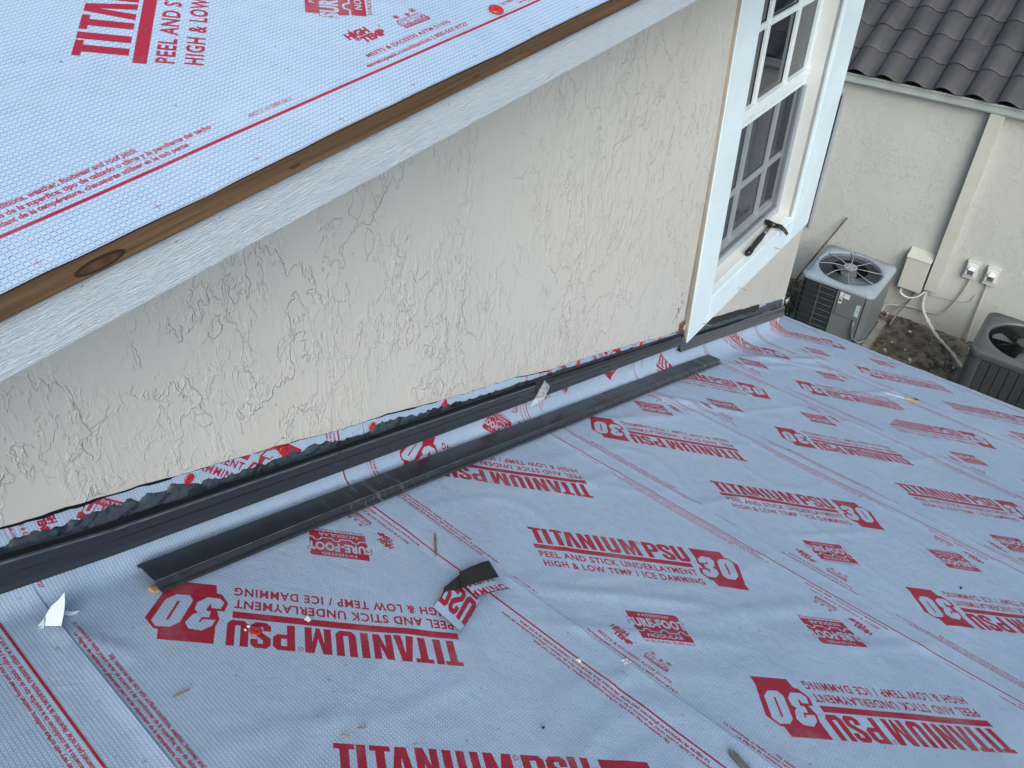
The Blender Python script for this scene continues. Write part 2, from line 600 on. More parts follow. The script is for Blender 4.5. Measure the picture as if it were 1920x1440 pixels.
def mat_stucco(name, col, sc=1.0, dist=.004, vert=.5, line_dark=.5):
    """knock-down plaster: smooth trowelled flats broken by thin contour ridges, finer drags between"""
    m = NT(name)
    co = m.coord('Object', (1, 1, vert))
    nv = m.n('ShaderNodeTexNoise'); nv.inputs['Scale'].default_value = 26 * sc; nv.inputs['Detail'].default_value = 3
    m.l(co, nv.inputs['Vector'])
    sc_ = m.n('ShaderNodeVectorMath'); sc_.operation = 'SCALE'; sc_.inputs['Scale'].default_value = .045 / sc
    m.l(nv.outputs[1], sc_.inputs[0])
    ad = m.n('ShaderNodeVectorMath'); ad.operation = 'ADD'
    m.l(co, ad.inputs[0]); m.l(sc_.outputs[0], ad.inputs[1])
    c2 = ad.outputs[0]
    a = m.noise(c2, 10.5 * sc, 4, .55)
    b = m.noise(c2, 30 * sc, 3, .6)
    m1 = m.ramp(m.noise(co, 3.3 * sc, 3, .6), [(.38, .12), (.50, 1)])
    m2 = m.ramp(m.noise(co, 4.7 * sc, 3, .6), [(.42, .10), (.54, 1)])
    # a contour ridge: a low step with a raised lip
    step = m.ramp(a, [(.490, 0), (.502, 1.0)])
    lip = m.ramp(a, [(.488, 0), (.502, 1.0), (.518, 0)])
    pb = m.ramp(b, [(.53, 0), (.56, 1.0)])
    dr = m.noise(m.coord('Object', (1, 1, .22)), 75 * sc, 2, .6)
    h = m.math('MULTIPLY', m.math('ADD', m.math('MULTIPLY', step, .35), m.math('MULTIPLY', lip, .45)), m1)
    h = m.math('ADD', h, m.math('MULTIPLY', m.math('MULTIPLY', pb, m2), .34))
    h = m.math('ADD', h, m.math('MULTIPLY', m.math('MULTIPLY', m.ramp(dr, [(.5, 0), (.62, 1)]), m2), .22))
    h = m.math('ADD', h, m.math('MULTIPLY', m.noise(co, 7 * sc, 3, .5), .6))
    h = m.math('ADD', h, m.math('MULTIPLY', m.noise(co, 180 * sc, 2, .5), .05))
    m.bump(h, 1.0, dist)
    st = m.noise(m.coord('Object', (1.2, 1.2, .35)), 2.2, 5, .6)
    c = m.ramp(st, [(.3, tuple(x * .95 for x in col)), (.7, tuple(x * 1.04 for x in col))])
    blush = m.noise(m.coord('Object', (1, 1, .6)), 1.1, 3, .5)
    c = m.mix(m.ramp(blush, [(.45, 0), (.7, .5)]), c, (col[0] * 1.03, col[1] * .96, col[2] * .91))
    if line_dark:
        edge = m.math('MULTIPLY', m.ramp(a, [(.482, 0), (.489, 1), (.497, 0)]), m.ramp(m.noise(co, 2.3, 3, .6), [(.56, 0), (.70, line_dark)]))
        c = m.mix(edge, c, tuple(x * .35 for x in col))  # thin darker lines beside some contour ridges
    m.col(c); m.rough(m.ramp(b, [(.3, .30), (.7, .44)]))
    m.b.inputs['Specular IOR Level'].default_value = .65
    return m.mat


def mat_wood(name, c1, c2, rough=.6):
    m = NT(name)
    co = m.coord('Object', (1.2, 40, 120), (0, .02, DL))
    g = m.noise(co, 1.6, 5, .65, 1.2)
    co2 = m.coord('Object', (.8, 6, 16), (0, 0, DL))
    g2 = m.noise(co2, 2.3, 3, .5, 2.0)
    c = m.mix(m.ramp(g, [(.35, 0), (.62, 1)]), c1, c2)
    c = m.mix(m.ramp(g2, [(.45, 0), (.7, .55)]), c, tuple(x * .45 for x in c1))
    m.col(c); m.rough(rough)
    m.bump(g, .5, .0008)
    return m.mat


def mat_paint_rough(name, col):
    m = NT(name)
    co = m.coord('Object', (7, 60, 110), (0, .10, DL))
    g = m.noise(co, 5, 4, .68, .6)
    co3 = m.coord('Object', (9, 60, 130), (0, -.05, DL))
    g3 = m.noise(co3, 6, 3, .6)
    h = m.math('ADD', m.math('MULTIPLY', g, 1.0), m.math('MULTIPLY', g3, .7))
    m.col(m.ramp(g, [(.3, tuple(x * .90 for x in col)), (.7, col)])); m.rough(.30)
    m.b.inputs['Specular IOR Level'].default_value = .6
    m.bump(h, .9, .0035)
    return m.mat


def mat_film(name, col, scr=.5):
    """coated metal under protective film: broad streaks and scratches"""
    m = NT(name)
    co = m.coord('Object', (2.0, 26, 26), (0, math.atan(SL), DL))
    a = m.noise(co, 2.5, 4, .6, .8)
    co2 = m.coord('Object', (1, 1, 1), (.5, .3, .9))
    b = m.noise(m.coord('Object', (26, 3, 5), (0, 0, .35)), 3.0, 4, .7, .6)
    c = m.noise(m.coord('Object', (1, 1, 1)), 1.6, 3, .6)
    f = m.math('MULTIPLY', m.ramp(b, [(.53, 0), (.62, 1)]), m.ramp(c, [(.45, 0), (.62, 1)]))
    base = m.ramp(a, [(.3, tuple(x * .92 for x in col)), (.7, tuple(x * 1.1 for x in col))])
    geo = m.n('ShaderNodeNewGeometry'); sx = m.n('ShaderNodeSeparateXYZ'); m.l(geo.outputs['Position'], sx.inputs[0])
    worn = m.ramp(m.math('DIVIDE', sx.outputs[0], 4.0), [(.12, .12), (.35, 1.0)])
    base = m.mix(m.math('MULTIPLY', m.math('MULTIPLY', f, worn), scr), base, (.25, .28, .31))  # scratches, with the film's reflections painted in as pale streaks
    m.col(base)
    m.rough(m.ramp(c, [(.35, .26), (.65, .40)]))
    m.b.inputs['Specular IOR Level'].default_value = .6
    h = m.math('ADD', a, m.math('MULTIPLY', b, .8))
    m.bump(h, .06 if scr < .3 else .16, .0012)
    return m.mat


M_UND = mat_underlay()
M_STUC = mat_stucco("cream_stucco", (.555, .53, .503), 1.0, .0030, .6, .10)
M_STUC2 = mat_stucco("neighbour_stucco", (.505, .512, .505), .9, .0028, .9, 0)
M_WOOD = mat_wood("stained_fir", (.075, .038, .017), (.135, .075, .035))
M_FASC = mat_paint_rough("rough_white_fascia", (.54, .61, .70))
M_WHITE = simple("white_trim_paint", (.66, .76, .83), .5, .05, 5, bumpd=.0006, bscale=140)
M_REVEAL = simple("warm_white_reveal", (.62, .63, .62), .55, .05, 4, bumpd=.0006, bscale=120)
M_TANSIDE = simple("tan_trim_edge", (.34, .30, .25), .7, .1, 6, bumpd=.001, bscale=90)
M_VINYL = simple("white_vinyl", (.70, .77, .80), .3, .03, 3)
M_GREYV = simple("screened_vinyl", (.36, .40, .45), .5, .05, 3)
M_FLASH = mat_film("charcoal_flashing", (.020, .025, .038), .06)
M_DRIP = mat_film("filmed_drip_edge", (.022, .027, .038), .7)
M_FLASH2 = mat_film("lit_charcoal_flashing", (.050, .057, .068), .12)  # lighter copy of the charcoal metal, its reflected light painted in
M_MAST = simple("grey_mastic", (.026, .036, .056), .4, .35, 20, bumpd=.002, bscale=45)
M_BLACK = simple("black_felt", (.012, .012, .012), .8, .3, 30, bumpd=.002, bscale=70)
M_TILE = None
M_SHEATH = simple("roof_sheathing", (.25, .18, .11), .8, .2, 10)
M_GALV = simple("pale_metal_edge", (.60, .64, .65), .42, .08, 6, metal=.1)
M_GALV2 = simple("bright_metal_lip", (.90, .93, .93), .28, .04, 6, metal=.0)
M_CREAMBOX = simple("cream_painted_metal", (.52, .515, .48), .5, .06, 5)
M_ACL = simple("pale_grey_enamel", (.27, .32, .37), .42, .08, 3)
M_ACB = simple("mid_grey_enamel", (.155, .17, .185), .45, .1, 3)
M_ACD = simple("coil_black", (.014, .018, .028), .5, .3, 30)
M_WIRE = simple("grey_wire", (.16, .18, .20), .4, .1, 10, metal=.3)
M_SPOKE = simple("light_spoke", (.27, .31, .35), .4, .05, 5)
M_AC2 = simple("dark_grey_enamel", (.085, .092, .10), .4, .1, 3)
M_AC2P = simple("dark_grey_panel", (.045, .05, .054), .45, .1, 3)
M_BLK = simple("black_plastic", (.008, .008, .009), .35, .1, 10)
M_BLADE = simple("fan_blade_metal", (.62, .64, .65), .35, .1, 6, metal=.3)
M_PIPE = simple("white_pipe_wrap", (.55, .56, .50), .6, .15, 20, bumpd=.002, bscale=60)
M_CABLE = simple("painted_cable", (.42, .41, .37), .6, .1, 20)
M_RED = simple("red_plastic", (.48, .012, .010), .3, .1, 10)
M_STEEL = simple("worn_steel", (.30, .29, .27), .35, .25, 40, metal=.85)
M_PAPER = simple("white_plastic_sheet", (.42, .50, .56), .35, .05, 6)
M_SPLINT = mat_wood("raw_splinter", (.36, .22, .10), (.48, .34, .18))
M_LABEL = simple("label_paper", (.68, .70, .70), .5, .05, 6)
M_CHIP = simple("pale_plaster_crumb", (.66, .64, .58), .7, .2, 60, bumpd=.002, bscale=200)


def mat_glass_pane():
    m = NT("window_pane_glass")
    m.col((.012, .016, .022)); m.rough(.02)
    m.b.inputs['Specular IOR Level'].default_value = .5
    m.b.inputs['IOR'].default_value = 1.5
    co = m.coord('Object', (1, 1, 1))
    m.bump(m.noise(co, 1.6, 2, .5), .12, .01)
    return m.mat


def mat_screen():
    m = NT("insect_screen")
    t = m.t
    co = m.coord('Object', (1, 1, 1))
    n1 = m.noise(co, 3, 4, .6)
    m.col(m.ramp(n1, [(.3, (.050, .065, .090)), (.7, (.070, .088, .115))])); m.rough(.5)
    tr = m.n('ShaderNodeBsdfTransparent'); mx = m.n('ShaderNodeMixShader'); mx.inputs[0].default_value = .42
    out = [n for n in t.nodes if n.type == 'OUTPUT_MATERIAL'][0]
    m.l(tr.outputs[0], mx.inputs[1]); m.l(m.b.outputs[0], mx.inputs[2]); m.l(mx.outputs[0], out.inputs[0])
    return m.mat


def mat_film_clear():
    m = NT("clear_plastic_film")
    t = m.t
    m.col((.55, .58, .62)); m.rough(.15)
    tr = m.n('ShaderNodeBsdfTransparent'); mx = m.n('ShaderNodeMixShader')
    f = m.ramp(m.noise(m.coord('Object', (60, 60, 8)), 4, 3, .6), [(.35, .2), (.7, .75)])
    m.l(f, mx.inputs[0])
    out = [n for n in t.nodes if n.type == 'OUTPUT_MATERIAL'][0]
    m.l(tr.outputs[0], mx.inputs[1]); m.l(m.b.outputs[0], mx.inputs[2]); m.l(mx.outputs[0], out.inputs[0])
    return m.mat


def mat_tile():
    m = NT("concrete_roof_tile")
    oi = m.n('ShaderNodeObjectInfo')
    geo = m.n('ShaderNodeNewGeometry')
    p = geo.outputs['Position']
    mp = m.n('ShaderNodeMapping'); mp.inputs['Scale'].default_value = (.8, 9, .8); m.l(p, mp.inputs[0])
    st = m.noise(mp.outputs[0], 2.2, 4, .6)
    bl = m.noise(p, 3.5, 4, .6)
    c = m.ramp(bl, [(.3, (.034, .032, .036)), (.7, (.060, .056, .062))])
    c = m.mix(m.ramp(st, [(.5, 0), (.72, .5)]), c, (.016, .015, .017))
    c = m.mix(m.math('MULTIPLY', oi.outputs['Random'], .25), c, (.085, .08, .086))
    m.col(c); m.rough(.55)
    m.bump(m.noise(p, 140, 3, .6), .4, .001)
    return m.mat


def mat_ground():
    m = NT("bare_soil")
    co = m.coord('Object', (1, 1, 1))
    a = m.noise(co, 2.0, 6, .65); b = m.noise(co, 11, 5, .65); g = m.noise(co, 1.1, 4, .6)
    w = m.noise(co, 70, 2, .5)
    c = m.ramp(a, [(.3, (.055, .047, .038)), (.5, (.16, .138, .115)), (.72, (.27, .24, .205))])
    c = m.mix(m.ramp(b, [(.48, 0), (.6, .85)]), c, (.035, .028, .021))
    c = m.mix(m.ramp(g, [(.55, 0), (.68, .6)]), c, (.035, .05, .016))
    c = m.mix(m.math('MULTIPLY', m.ramp(w, [(.64, 0), (.68, .8)]), m.ramp(a, [(.5, 0), (.6, 1)])), c, (.45, .43, .39))
    m.col(c); m.rough(.9)
    m.bump(m.math('ADD', b, m.math('MULTIPLY', w, .4)), .9, .03)
    return m.mat


M_TILE = mat_tile()
M_GROUND = mat_ground()
M_GLASS = mat_glass_pane()
M_SCREEN = mat_screen()
M_CLEAR = mat_film_clear()

# ------------------------------------------------------------------ ground
GZ = -5.70
gx = np.concatenate([np.linspace(-60, 4, 14), np.linspace(4.3, 9.0, 110), np.linspace(10, 80, 14)])
gy = np.concatenate([np.linspace(-60, -3, 14), np.linspace(-2.6, 4.5, 150), np.linspace(5, 60, 14)])
GX, GY = np.meshgrid(gx, gy)
GZZ = GZ + .05 * vnoise(GX * 2.1, GY * 2.1, 3) + .03 * vnoise(GX * 7, GY * 7, 4) + .018 * vnoise(GX * 23, GY * 23, 5)
vs = np.stack([GX.ravel(), GY.ravel(), GZZ.ravel()], 1)
nx_, ny_ = len(gx), len(gy)
fs = [(j * nx_ + i, j * nx_ + i + 1, (j + 1) * nx_ + i + 1, (j + 1) * nx_ + i) for j in range(ny_ - 1) for i in range(nx_ - 1)]
tag(obj("ground", vs, fs, M_GROUND, smooth=True), kind="structure")

# loose litter: leaves, shell bits and gravel between the houses
lit = MB()
for k in range(1500):
    x = random.uniform(6.2, 8.44); y = random.uniform(-.6, 2.6)
    z = GZ + .012 + random.uniform(-.01, .02)
    s = random.uniform(.006, .028); a = random.uniform(0, 6.28)
    ca, sa = math.cos(a) * s, math.sin(a) * s
    w = random.uniform(.25, .8)
    tlt = random.uniform(-.4, .4) * s
    s *= .75
    cm = random.choice((0, 0, 0, 1, 1, 2) if vnoise(np.array([x * 1.5]), np.array([y * 1.5]), 9)[0] < .08 else (2, 2, 1))
    lit.add([(x - ca, y - sa, z), (x + sa * w, y - ca * w, z + .006 + tlt), (x + ca, y + sa, z + .002), (x - sa * w, y + ca * w, z - tlt + .004)],
            [(0, 1, 2), (0, 2, 3)], cm)
M_LEAF1 = simple("dry_leaf", (.075, .050, .028), .8, .4, 9)
M_LEAF2 = simple("green_weed", (.045, .065, .018), .7, .4, 9)
M_SHELL = simple("pale_gravel", (.42, .40, .36), .8, .3, 30)
tag(lit.build("leaf_litter", mats=[M_LEAF1, M_LEAF2, M_SHELL]), "dry leaves, weeds and pale gravel scattered between the two houses", "litter", kind="stuff")

grs = MB()
for k in range(2600):
    x = random.gauss(7.3, .5); y = random.gauss(2.35, .35)
    if x > 8.4: continue
    z = GZ; h = random.uniform(.05, .14); a = random.uniform(0, 6.28); b = random.uniform(.01, .06)
    w = .006
    grs.add([(x - w * math.sin(a), y + w * math.cos(a), z), (x + w * math.sin(a), y - w * math.cos(a), z),
             (x + b * math.cos(a), y + b * math.sin(a), z + h)], [(0, 1, 2)])
tag(grs.build("grass", M_LEAF2), "dark green weeds growing behind the pale condenser", "grass", kind="stuff")

# ------------------------------------------------------------------ own house
house = thing("main_house", "cream stuccoed house with white window and low roof under printed underlayment", "house", (2.0, 1.3, GZ))
HL = Vector(house.location)


def child(o, par=None):
    """keep world placement under a located empty"""
    p = par or house
    o.parent = p
    o.matrix_parent_inverse = Matrix.Translation(-Vector(p.location)) if p.type == 'EMPTY' else Matrix.Identity(4)
    return o


# stucco wall: pieces round the window, ragged bottom edge on the roof side
WIN = {'TL': (2.686, -.55), 'TR': (4.150, -.60), 'BL': (2.754, -2.356), 'BR': (4.183, -2.436)}


def WQ(u, v, off):
    """window frame: u 0..1 left-right, v 0..1 top-bottom"""
    a = (1 - u) * (1 - v); b = u * (1 - v); c = (1 - u) * v; d = u * v
    S = a * WIN['TL'][0] + b * WIN['TR'][0] + c * WIN['BL'][0] + d * WIN['BR'][0]
    z = a * WIN['TL'][1] + b * WIN['TR'][1] + c * WIN['BL'][1] + d * WIN['BR'][1]
    return W(S, off, z)


def stucco_bottom(S, jag=True):
    base = -U - SL * (S * E1[0])
    h = .203
    n = 0
    if jag:
        n = .010 * float(vnoise(np.array([S * 6.0]), np.array([.5]), 2)[0]) + .006 * float(vnoise(np.array([S * 31.0]), np.array([.5]), 5)[0]) \
            + .003 * float(vnoise(np.array([S * 120.0]), np.array([.5]), 8)[0])
    if S > 2.74: h = .232
    return base + h + n


sv = []; sf = []
Ss = list(np.arange(-1.6, 2.70, .012)) + [2.71]
for S in Ss:
    zb = stucco_bottom(S)
    sv += [W(S, 0, -.30), W(S, 0, zb + .02), W(S, -.001, zb + .004), W(S, -.006, zb), W(S, -.03, zb + .002)]
for i in range(len(Ss) - 1):
    for k in range(4):
        a = i * 5 + k
        sf.append((a, a + 1, a + 6, a + 5))
child(obj("stucco_wall", sv, sf, M_STUC, smooth=False))
# below and right of the window
sv = []; sf = []
Ss = list(np.arange(2.7105, 4.16, .012)) + [4.168]
for S in Ss:
    zb = stucco_bottom(S)
    zt = -2.31 if S < 4.13 else -.30
    if zt < zb + .03: zt = zb + .03
    sv += [W(S, 0, zt), W(S, 0, zb + .02), W(S, -.001, zb + .004), W(S, -.006, zb), W(S, -.03, zb + .002)]
for i in range(len(Ss) - 1):
    for k in range(4):
        a = i * 5 + k
        sf.append((a, a + 1, a + 6, a + 5))
child(obj("stucco_wall", sv, sf, M_STUC, smooth=False))
b = MB()
# end return of the wall, plus the body behind so nothing is hollow
b.hexa([W(4.1685, -.0005, GZ), W(4.170, -3.0, GZ), W(4.11, -3.0, GZ), W(4.11, -.035, GZ), W(4.1685, -.0005, -.30), W(4.170, -3.0, -.30), W(4.11, -3.0, -.30), W(4.11, -.035, -.30)])
child(b.build("end_wall", M_STUC))
b = MB()
b.hexa([W(-1.6, -.032, GZ), W(4.108, -.032, GZ), W(4.108, -.06, GZ), W(-1.6, -.06, GZ), W(-1.6, -.032, -2.15), W(4.108, -.032, -2.5), W(4.108, -.06, -2.5), W(-1.6, -.06, -2.15)])
b.hexa([W(-1.6, -.032, -2.16), W(2.80, -.032, -2.16), W(2.80, -.06, -2.16), W(-1.6, -.06, -2.16), W(-1.6, -.032, -.3), W(2.80, -.032, -.3), W(2.80, -.06, -.3), W(-1.6, -.06, -.3)])
child(b.build("wall_sheathing", M_BLACK))
b = MB()
b.hexa([W(2.5, -.8, -2.6), W(4.1, -.8, -2.6), W(4.1, -.82, -2.6), W(2.5, -.82, -2.6), W(2.5, -.8, -.2), W(4.1, -.8, -.2), W(4.1, -.82, -.2), W(2.5, -.82, -.2)])
child(b.build("room_wall", simple("dim_room", (.10, .10, .10), .8)))

# ---- window
win = thing("w", None, None)
bpy.data.objects.remove(win)
win = MB().build("window", None)
child(win)
win_parts = []
iu0, iu1, iv1 = .137, .801, .916
TOPV = 0.085
cs = MB()
OF = .014


def qbox(mb, u0, v0, u1, v1, o0, o1, m=0):
    mb.hexa([WQ(u0, v1, o1), WQ(u1, v1, o1), WQ(u1, v1, o0), WQ(u0, v1, o0),
             WQ(u0, v0, o1), WQ(u1, v0, o1), WQ(u1, v0, o0), WQ(u0, v0, o0)], m)


def winpart(mb, name, mat, bev=None, mats=None):
    o = mb.build(name, mat, mats=mats)
    o.parent = win
    if bev: bevel(o, bev)
    return o


mb = MB(); qbox(mb, 0.0, 0, iu0, 1, -.02, OF)
# lower tip of the left casing runs past the bottom casing
o = winpart(mb, "casing", M_WHITE, .004)
mb = MB(); qbox(mb, iu1, 0, 1, 1, -.02, OF); winpart(mb, "casing", M_WHITE, .004)
mb = MB(); qbox(mb, iu0 + .0005, iv1, iu1 - .0005, 1, -.02, OF - .0006); winpart(mb, "casing", M_WHITE, .003)
mb = MB(); qbox(mb, iu0 + .0005, 0, iu1 - .0005, TOPV, -.02, OF - .0006); winpart(mb, "casing", M_WHITE, .003)
# tan painted outer edge of the left casing
mb = MB(); qbox(mb, -.0055, 0, -.0006, .992, -.01, OF - .002); winpart(mb, "casing_edge", M_TANSIDE, .003)
# reveals
mb = MB()
mb.add([WQ(iu1, TOPV, .0), WQ(iu1, iv1, .0), WQ(iu1, iv1, -.118), WQ(iu1, TOPV, -.118)], [(0, 1, 2, 3)])
mb.add([WQ(iu0, TOPV, .0), WQ(iu0, iv1, .0), WQ(iu0, iv1, -.118), WQ(iu0, TOPV, -.118)], [(3, 2, 1, 0)])
mb.add([WQ(iu0, TOPV, .0), WQ(iu1, TOPV, .0), WQ(iu1, TOPV, -.118), WQ(iu0, TOPV, -.118)], [(0, 1, 2, 3)])
winpart(mb, "reveal", M_REVEAL)
mb = MB()
mb.hexa([WQ(iu0 + .001, iv1 + .006, -.018), WQ(iu1 - .001, iv1 + .006, -.018), WQ(iu1 - .001, iv1 + .006, -.138), WQ(iu0 + .001, iv1 + .006, -.138),
         WQ(iu0 + .001, iv1 - .001, -.018), WQ(iu1 - .001, iv1 - .001, -.018), WQ(iu1 - .001, iv1 - .004, -.138), WQ(iu0 + .001, iv1 - .004, -.138)])
winpart(mb, "sill", M_REVEAL, .003)


def vz(z, u=.5):
    """v for a height z at horizontal place u"""
    zt = WIN['TL'][1] * (1 - u) + WIN['TR'][1] * u; zb = WIN['BL'][1] * (1 - u) + WIN['BR'][1] * u
    return (z - zt) / (zb - zt)


def uS(S):
    return (S - 2.72) / (4.166 - 2.72)


vmr0, vmr1 = vz(-1.447), vz(-1.512)
GO = -.093                              # glass plane of the upper sash
# frame round the sashes
mb = MB(); qbox(mb, iu1 - .028, TOPV, iu1 - .001, vmr1, -.118, -.078); winpart(mb, "sash_frame", M_VINYL, .002)
mb = MB(); qbox(mb, iu0 + .001, TOPV, iu0 + .03, vmr1, -.118, -.078); winpart(mb, "sash_frame", M_VINYL, .002)
mb = MB(); qbox(mb, iu0 + .001, vmr0, iu1 - .001, vmr0 + .022, -.118, -.070); winpart(mb, "meeting_rail", M_VINYL, .002)
mb = MB(); qbox(mb, iu0 + .001, vmr0 + .0235, iu1 - .001, vmr1, -.118, -.080); winpart(mb, "meeting_rail", M_VINYL, .002)
mb = MB(); qbox(mb, iu0 + .001, vmr1 + .003, iu1 + .0, vmr1 + .0125, -.093, -.081); winpart(mb, "screen_frame", M_VINYL, .001)
mb = MB(); qbox(mb, iu1 - .012, vmr1 + .0125, iu1 - .001, iv1 - .004, -.093, -.068); winpart(mb, "screen_frame", M_GREYV, .001)
mb = MB(); qbox(mb, iu0 + .001, iv1 - .022, iu1 - .012, iv1 - .004, -.093, -.073); winpart(mb, "screen_frame", M_GREYV, .001)
mb = MB(); qbox(mb, iu0 + .001, vmr1 + .0125, iu0 + .014, iv1 - .022, -.093, -.068); winpart(mb, "screen_frame", M_GREYV, .001)
# insect screen over the lower sash
mb = MB()
mb.add([WQ(iu0 + .014, vmr1 + .0125, -.081), WQ(iu0 + .014, iv1 - .022, -.081), WQ(iu1 - .012, iv1 - .022, -.081), WQ(iu1 - .012, vmr1 + .0125, -.081)], [(0, 1, 2, 3)])
winpart(mb, "insect_screen", M_SCREEN)
# muntins and panes, upper sash
us_up = [iu0 + .03, uS(3.265), uS(3.59), iu1 - .028]
vs_up = [TOPV, vz(-.75), vz(-1.105), vmr0]
hw = .0095
for u in us_up[1:3]:
    mb = MB(); qbox(mb, u - hw, TOPV, u + hw, vmr0, GO + .002, GO + .016); winpart(mb, "muntin", M_VINYL, .002)
for v in vs_up[1:3]:
    for i in range(3):
        mb = MB(); qbox(mb, us_up[i] + (hw if i else 0), v - .0075, us_up[i + 1] - (hw if i < 2 else 0), v + .0075, GO + .003, GO + .015)
        winpart(mb, "muntin", M_VINYL, .002)
for i in range(3):
    for j in range(3):
        mb = MB()
        mb.add([WQ(us_up[i], vs_up[j], GO), WQ(us_up[i], vs_up[j + 1], GO), WQ(us_up[i + 1], vs_up[j + 1], GO), WQ(us_up[i + 1], vs_up[j], GO)], [(0, 1, 2, 3)])
        winpart(mb, "pane", M_GLASS)
# lower sash, set deeper
GL2 = -.136
us_lo = [uS(3.02), uS(3.335), uS(3.64), uS(3.93)]
us_lo = [iu0, uS(3.385), uS(3.70), uS(3.965)]
vs_lo = [vmr1, vz(-1.92), vz(-2.32)]
for u in us_lo[1:3]:
    mb = MB(); qbox(mb, u - hw, vmr1, u + hw, iv1, GL2 + .002, GL2 + .018); winpart(mb, "muntin", M_VINYL, .002)
mb = MB(); qbox(mb, uS(3.965), vmr1, uS(3.965) + .035, iv1, GL2 + .002, GL2 + .03); winpart(mb, "sash_frame", M_VINYL, .002)
for i in range(3):
    mb = MB(); qbox(mb, us_lo[i] + (hw if i else 0), vs_lo[1] - .0075, us_lo[i + 1] - (hw if i < 2 else 0), vs_lo[1] + .0075, GL2 + .003, GL2 + .017)
    winpart(mb, "muntin", M_VINYL, .002)
mb = MB(); qbox(mb, iu0, iv1 - .03, iu1 + .05, iv1 + .01, GL2 + .0, GL2 + .03); winpart(mb, "sash_frame", M_VINYL, .002)
for i in range(3):
    for j in range(2):
        mb = MB()
        mb.add([WQ(us_lo[i], vs_lo[j], GL2), WQ(us_lo[i], vs_lo[j + 1], GL2), WQ(us_lo[i + 1], vs_lo[j + 1], GL2), WQ(us_lo[i + 1], vs_lo[j], GL2)], [(0, 1, 2, 3)])
        winpart(mb, "pane", M_GLASS)
# nails standing out of the bottom casing
for (S, z) in ((3.68, -2.335), (3.27, -2.35), (2.90, -2.335)):
    p0 = Vector(W(S, OF - .01, z)); p1 = Vector(W(S + .006, OF + .032, z - .002))
    mb = MB(); mb.tube([p0, p1], .0016, 6); mb.tube([p1, p1 + (p1 - p0) * .03], .0038, 8)
    winpart(mb, "nail", M_STEEL)

# ---- upper roof: eave, fascia, soffit
UZ0, USU = -.615, .311
UN = math.sqrt(1 + USU * USU)


def UR(S, n, dz=0.0):
    p = E1 * S + N1 * n
    return (p[0], p[1], UZ0 + USU * n + dz)


NE = .668                                # eave line
ze = UZ0 + USU * NE
b = MB()
b.hexa([UR(-1.5, NE + .003, -.016), UR(4.6, NE + .003, -.016), UR(4.6, 4.5, -.016), UR(-1.5, 4.5, -.016),
        UR(-1.5, NE + .003, -.002), UR(4.6, NE + .003, -.002), UR(4.6, 4.5, -.002), UR(-1.5, 4.5, -.002)])
child(b.build("upper_roof_deck", M_SHEATH))


def wbx(S0, S1, n0, n1, z0, z1):
    q = lambda S, n, z: tuple(E1 * S + N1 * n + np.array([0, 0, z]))
    return [q(S0, n0, z0), q(S1, n0, z0), q(S1, n1, z0), q(S0, n1, z0), q(S0, n0, z1), q(S1, n0, z1), q(S1, n1, z1), q(S0, n1, z1)]


eave = MB()
segs = 160
for i in range(segs):
    S0 = -1.5 + 6.1 * i / segs; S1 = -1.5 + 6.1 * (i + 1) / segs
    eave.hexa(wbx(S0, S1, NE, NE + .03, ze - .0245, ze - .001))
ev = eave.build("eave_strip", M_WOOD)
child(ev)
# knots in the eave strip
for (S, r) in ((.262, .013), (.505, .0035), (.83, .003)):
    kb = MB()
    pts = [tuple(E1 * (S + 2.1 * r * math.cos(a)) + N1 * (NE - .0006) + np.array([0, 0, ze - .015 + .55 * r * math.sin(a)])) for a in np.linspace(0, 2 * math.pi, 20)[:-1]]
    kb.add(pts, [tuple(range(len(pts)))])
    pts2 = [tuple(E1 * (S + 1.7 * r * math.cos(a)) + N1 * (NE - .0011) + np.array([0, 0, ze - .015 + .36 * r * math.sin(a)])) for a in np.linspace(0, 2 * math.pi, 20)[:-1]]
    kb.add(pts2, [tuple(range(len(pts2)))], 1)
    o = kb.build("knot", mats=[simple("knot_rim", (.016, .009, .006), .6), simple("knot_heart", (.07, .03, .014), .6, .4, 60)])
    child(o)
b = MB(); b.hexa(wbx(-1.5, 4.6, NE + .008, NE + .028, ze - .088, ze - .024))
fa = b.build("fascia_board", M_FASC); child(fa); bevel(fa, .002)
b = MB(); b.hexa(wbx(-1.5, 4.6, NE + .0285, D0 + .05, ze - .080, ze - .072))
child(b.build("soffit", M_REVEAL))

# ---- lower roof deck
XE = 4.545
b = MB()
yA = -7.0


def rp(x, y, h): return (x, y, zroof(x) + h)


b.hexa([rp(-1.6, yA, -.16), rp(XE - .01, yA, -.16), rp(XE - .01, 1.42, -.16), rp(-1.6, 1.42, -.16),
        rp(-1.6, yA, -.006), rp(XE - .01, yA, -.006), rp(XE - .01, 1.235, -.006), rp(-1.6, wall_y(-1.6) + .02, -.006)])
child(b.build("lower_roof_deck", M_SHEATH))
b = MB(); b.box(XE - .009, XE + .012, yA, 1.25, zroof(XE) - .19, zroof(XE) - .012)
child(b.build("fascia_board", M_WHITE))
b = MB(); b.box(4.15, 4.2, yA, 1.1, GZ, zroof(4.2) - .17)
child(b.build("lower_wall", M_STUC2))

# ------------------------------------------------------------------ underlayment strips on the lower roof
LINE = {-1: -1.37, 0: -.655, 1: .055, 2: .775, 3: 1.483, 4: 2.177, 5: 2.873, 6: 3.600}
PHASE = {-1: .5, 0: .030, 1: .487, 2: .637, 3: .490, 4: .137, 5: .319, 6: .172, 7: .259}
YF = -2.6


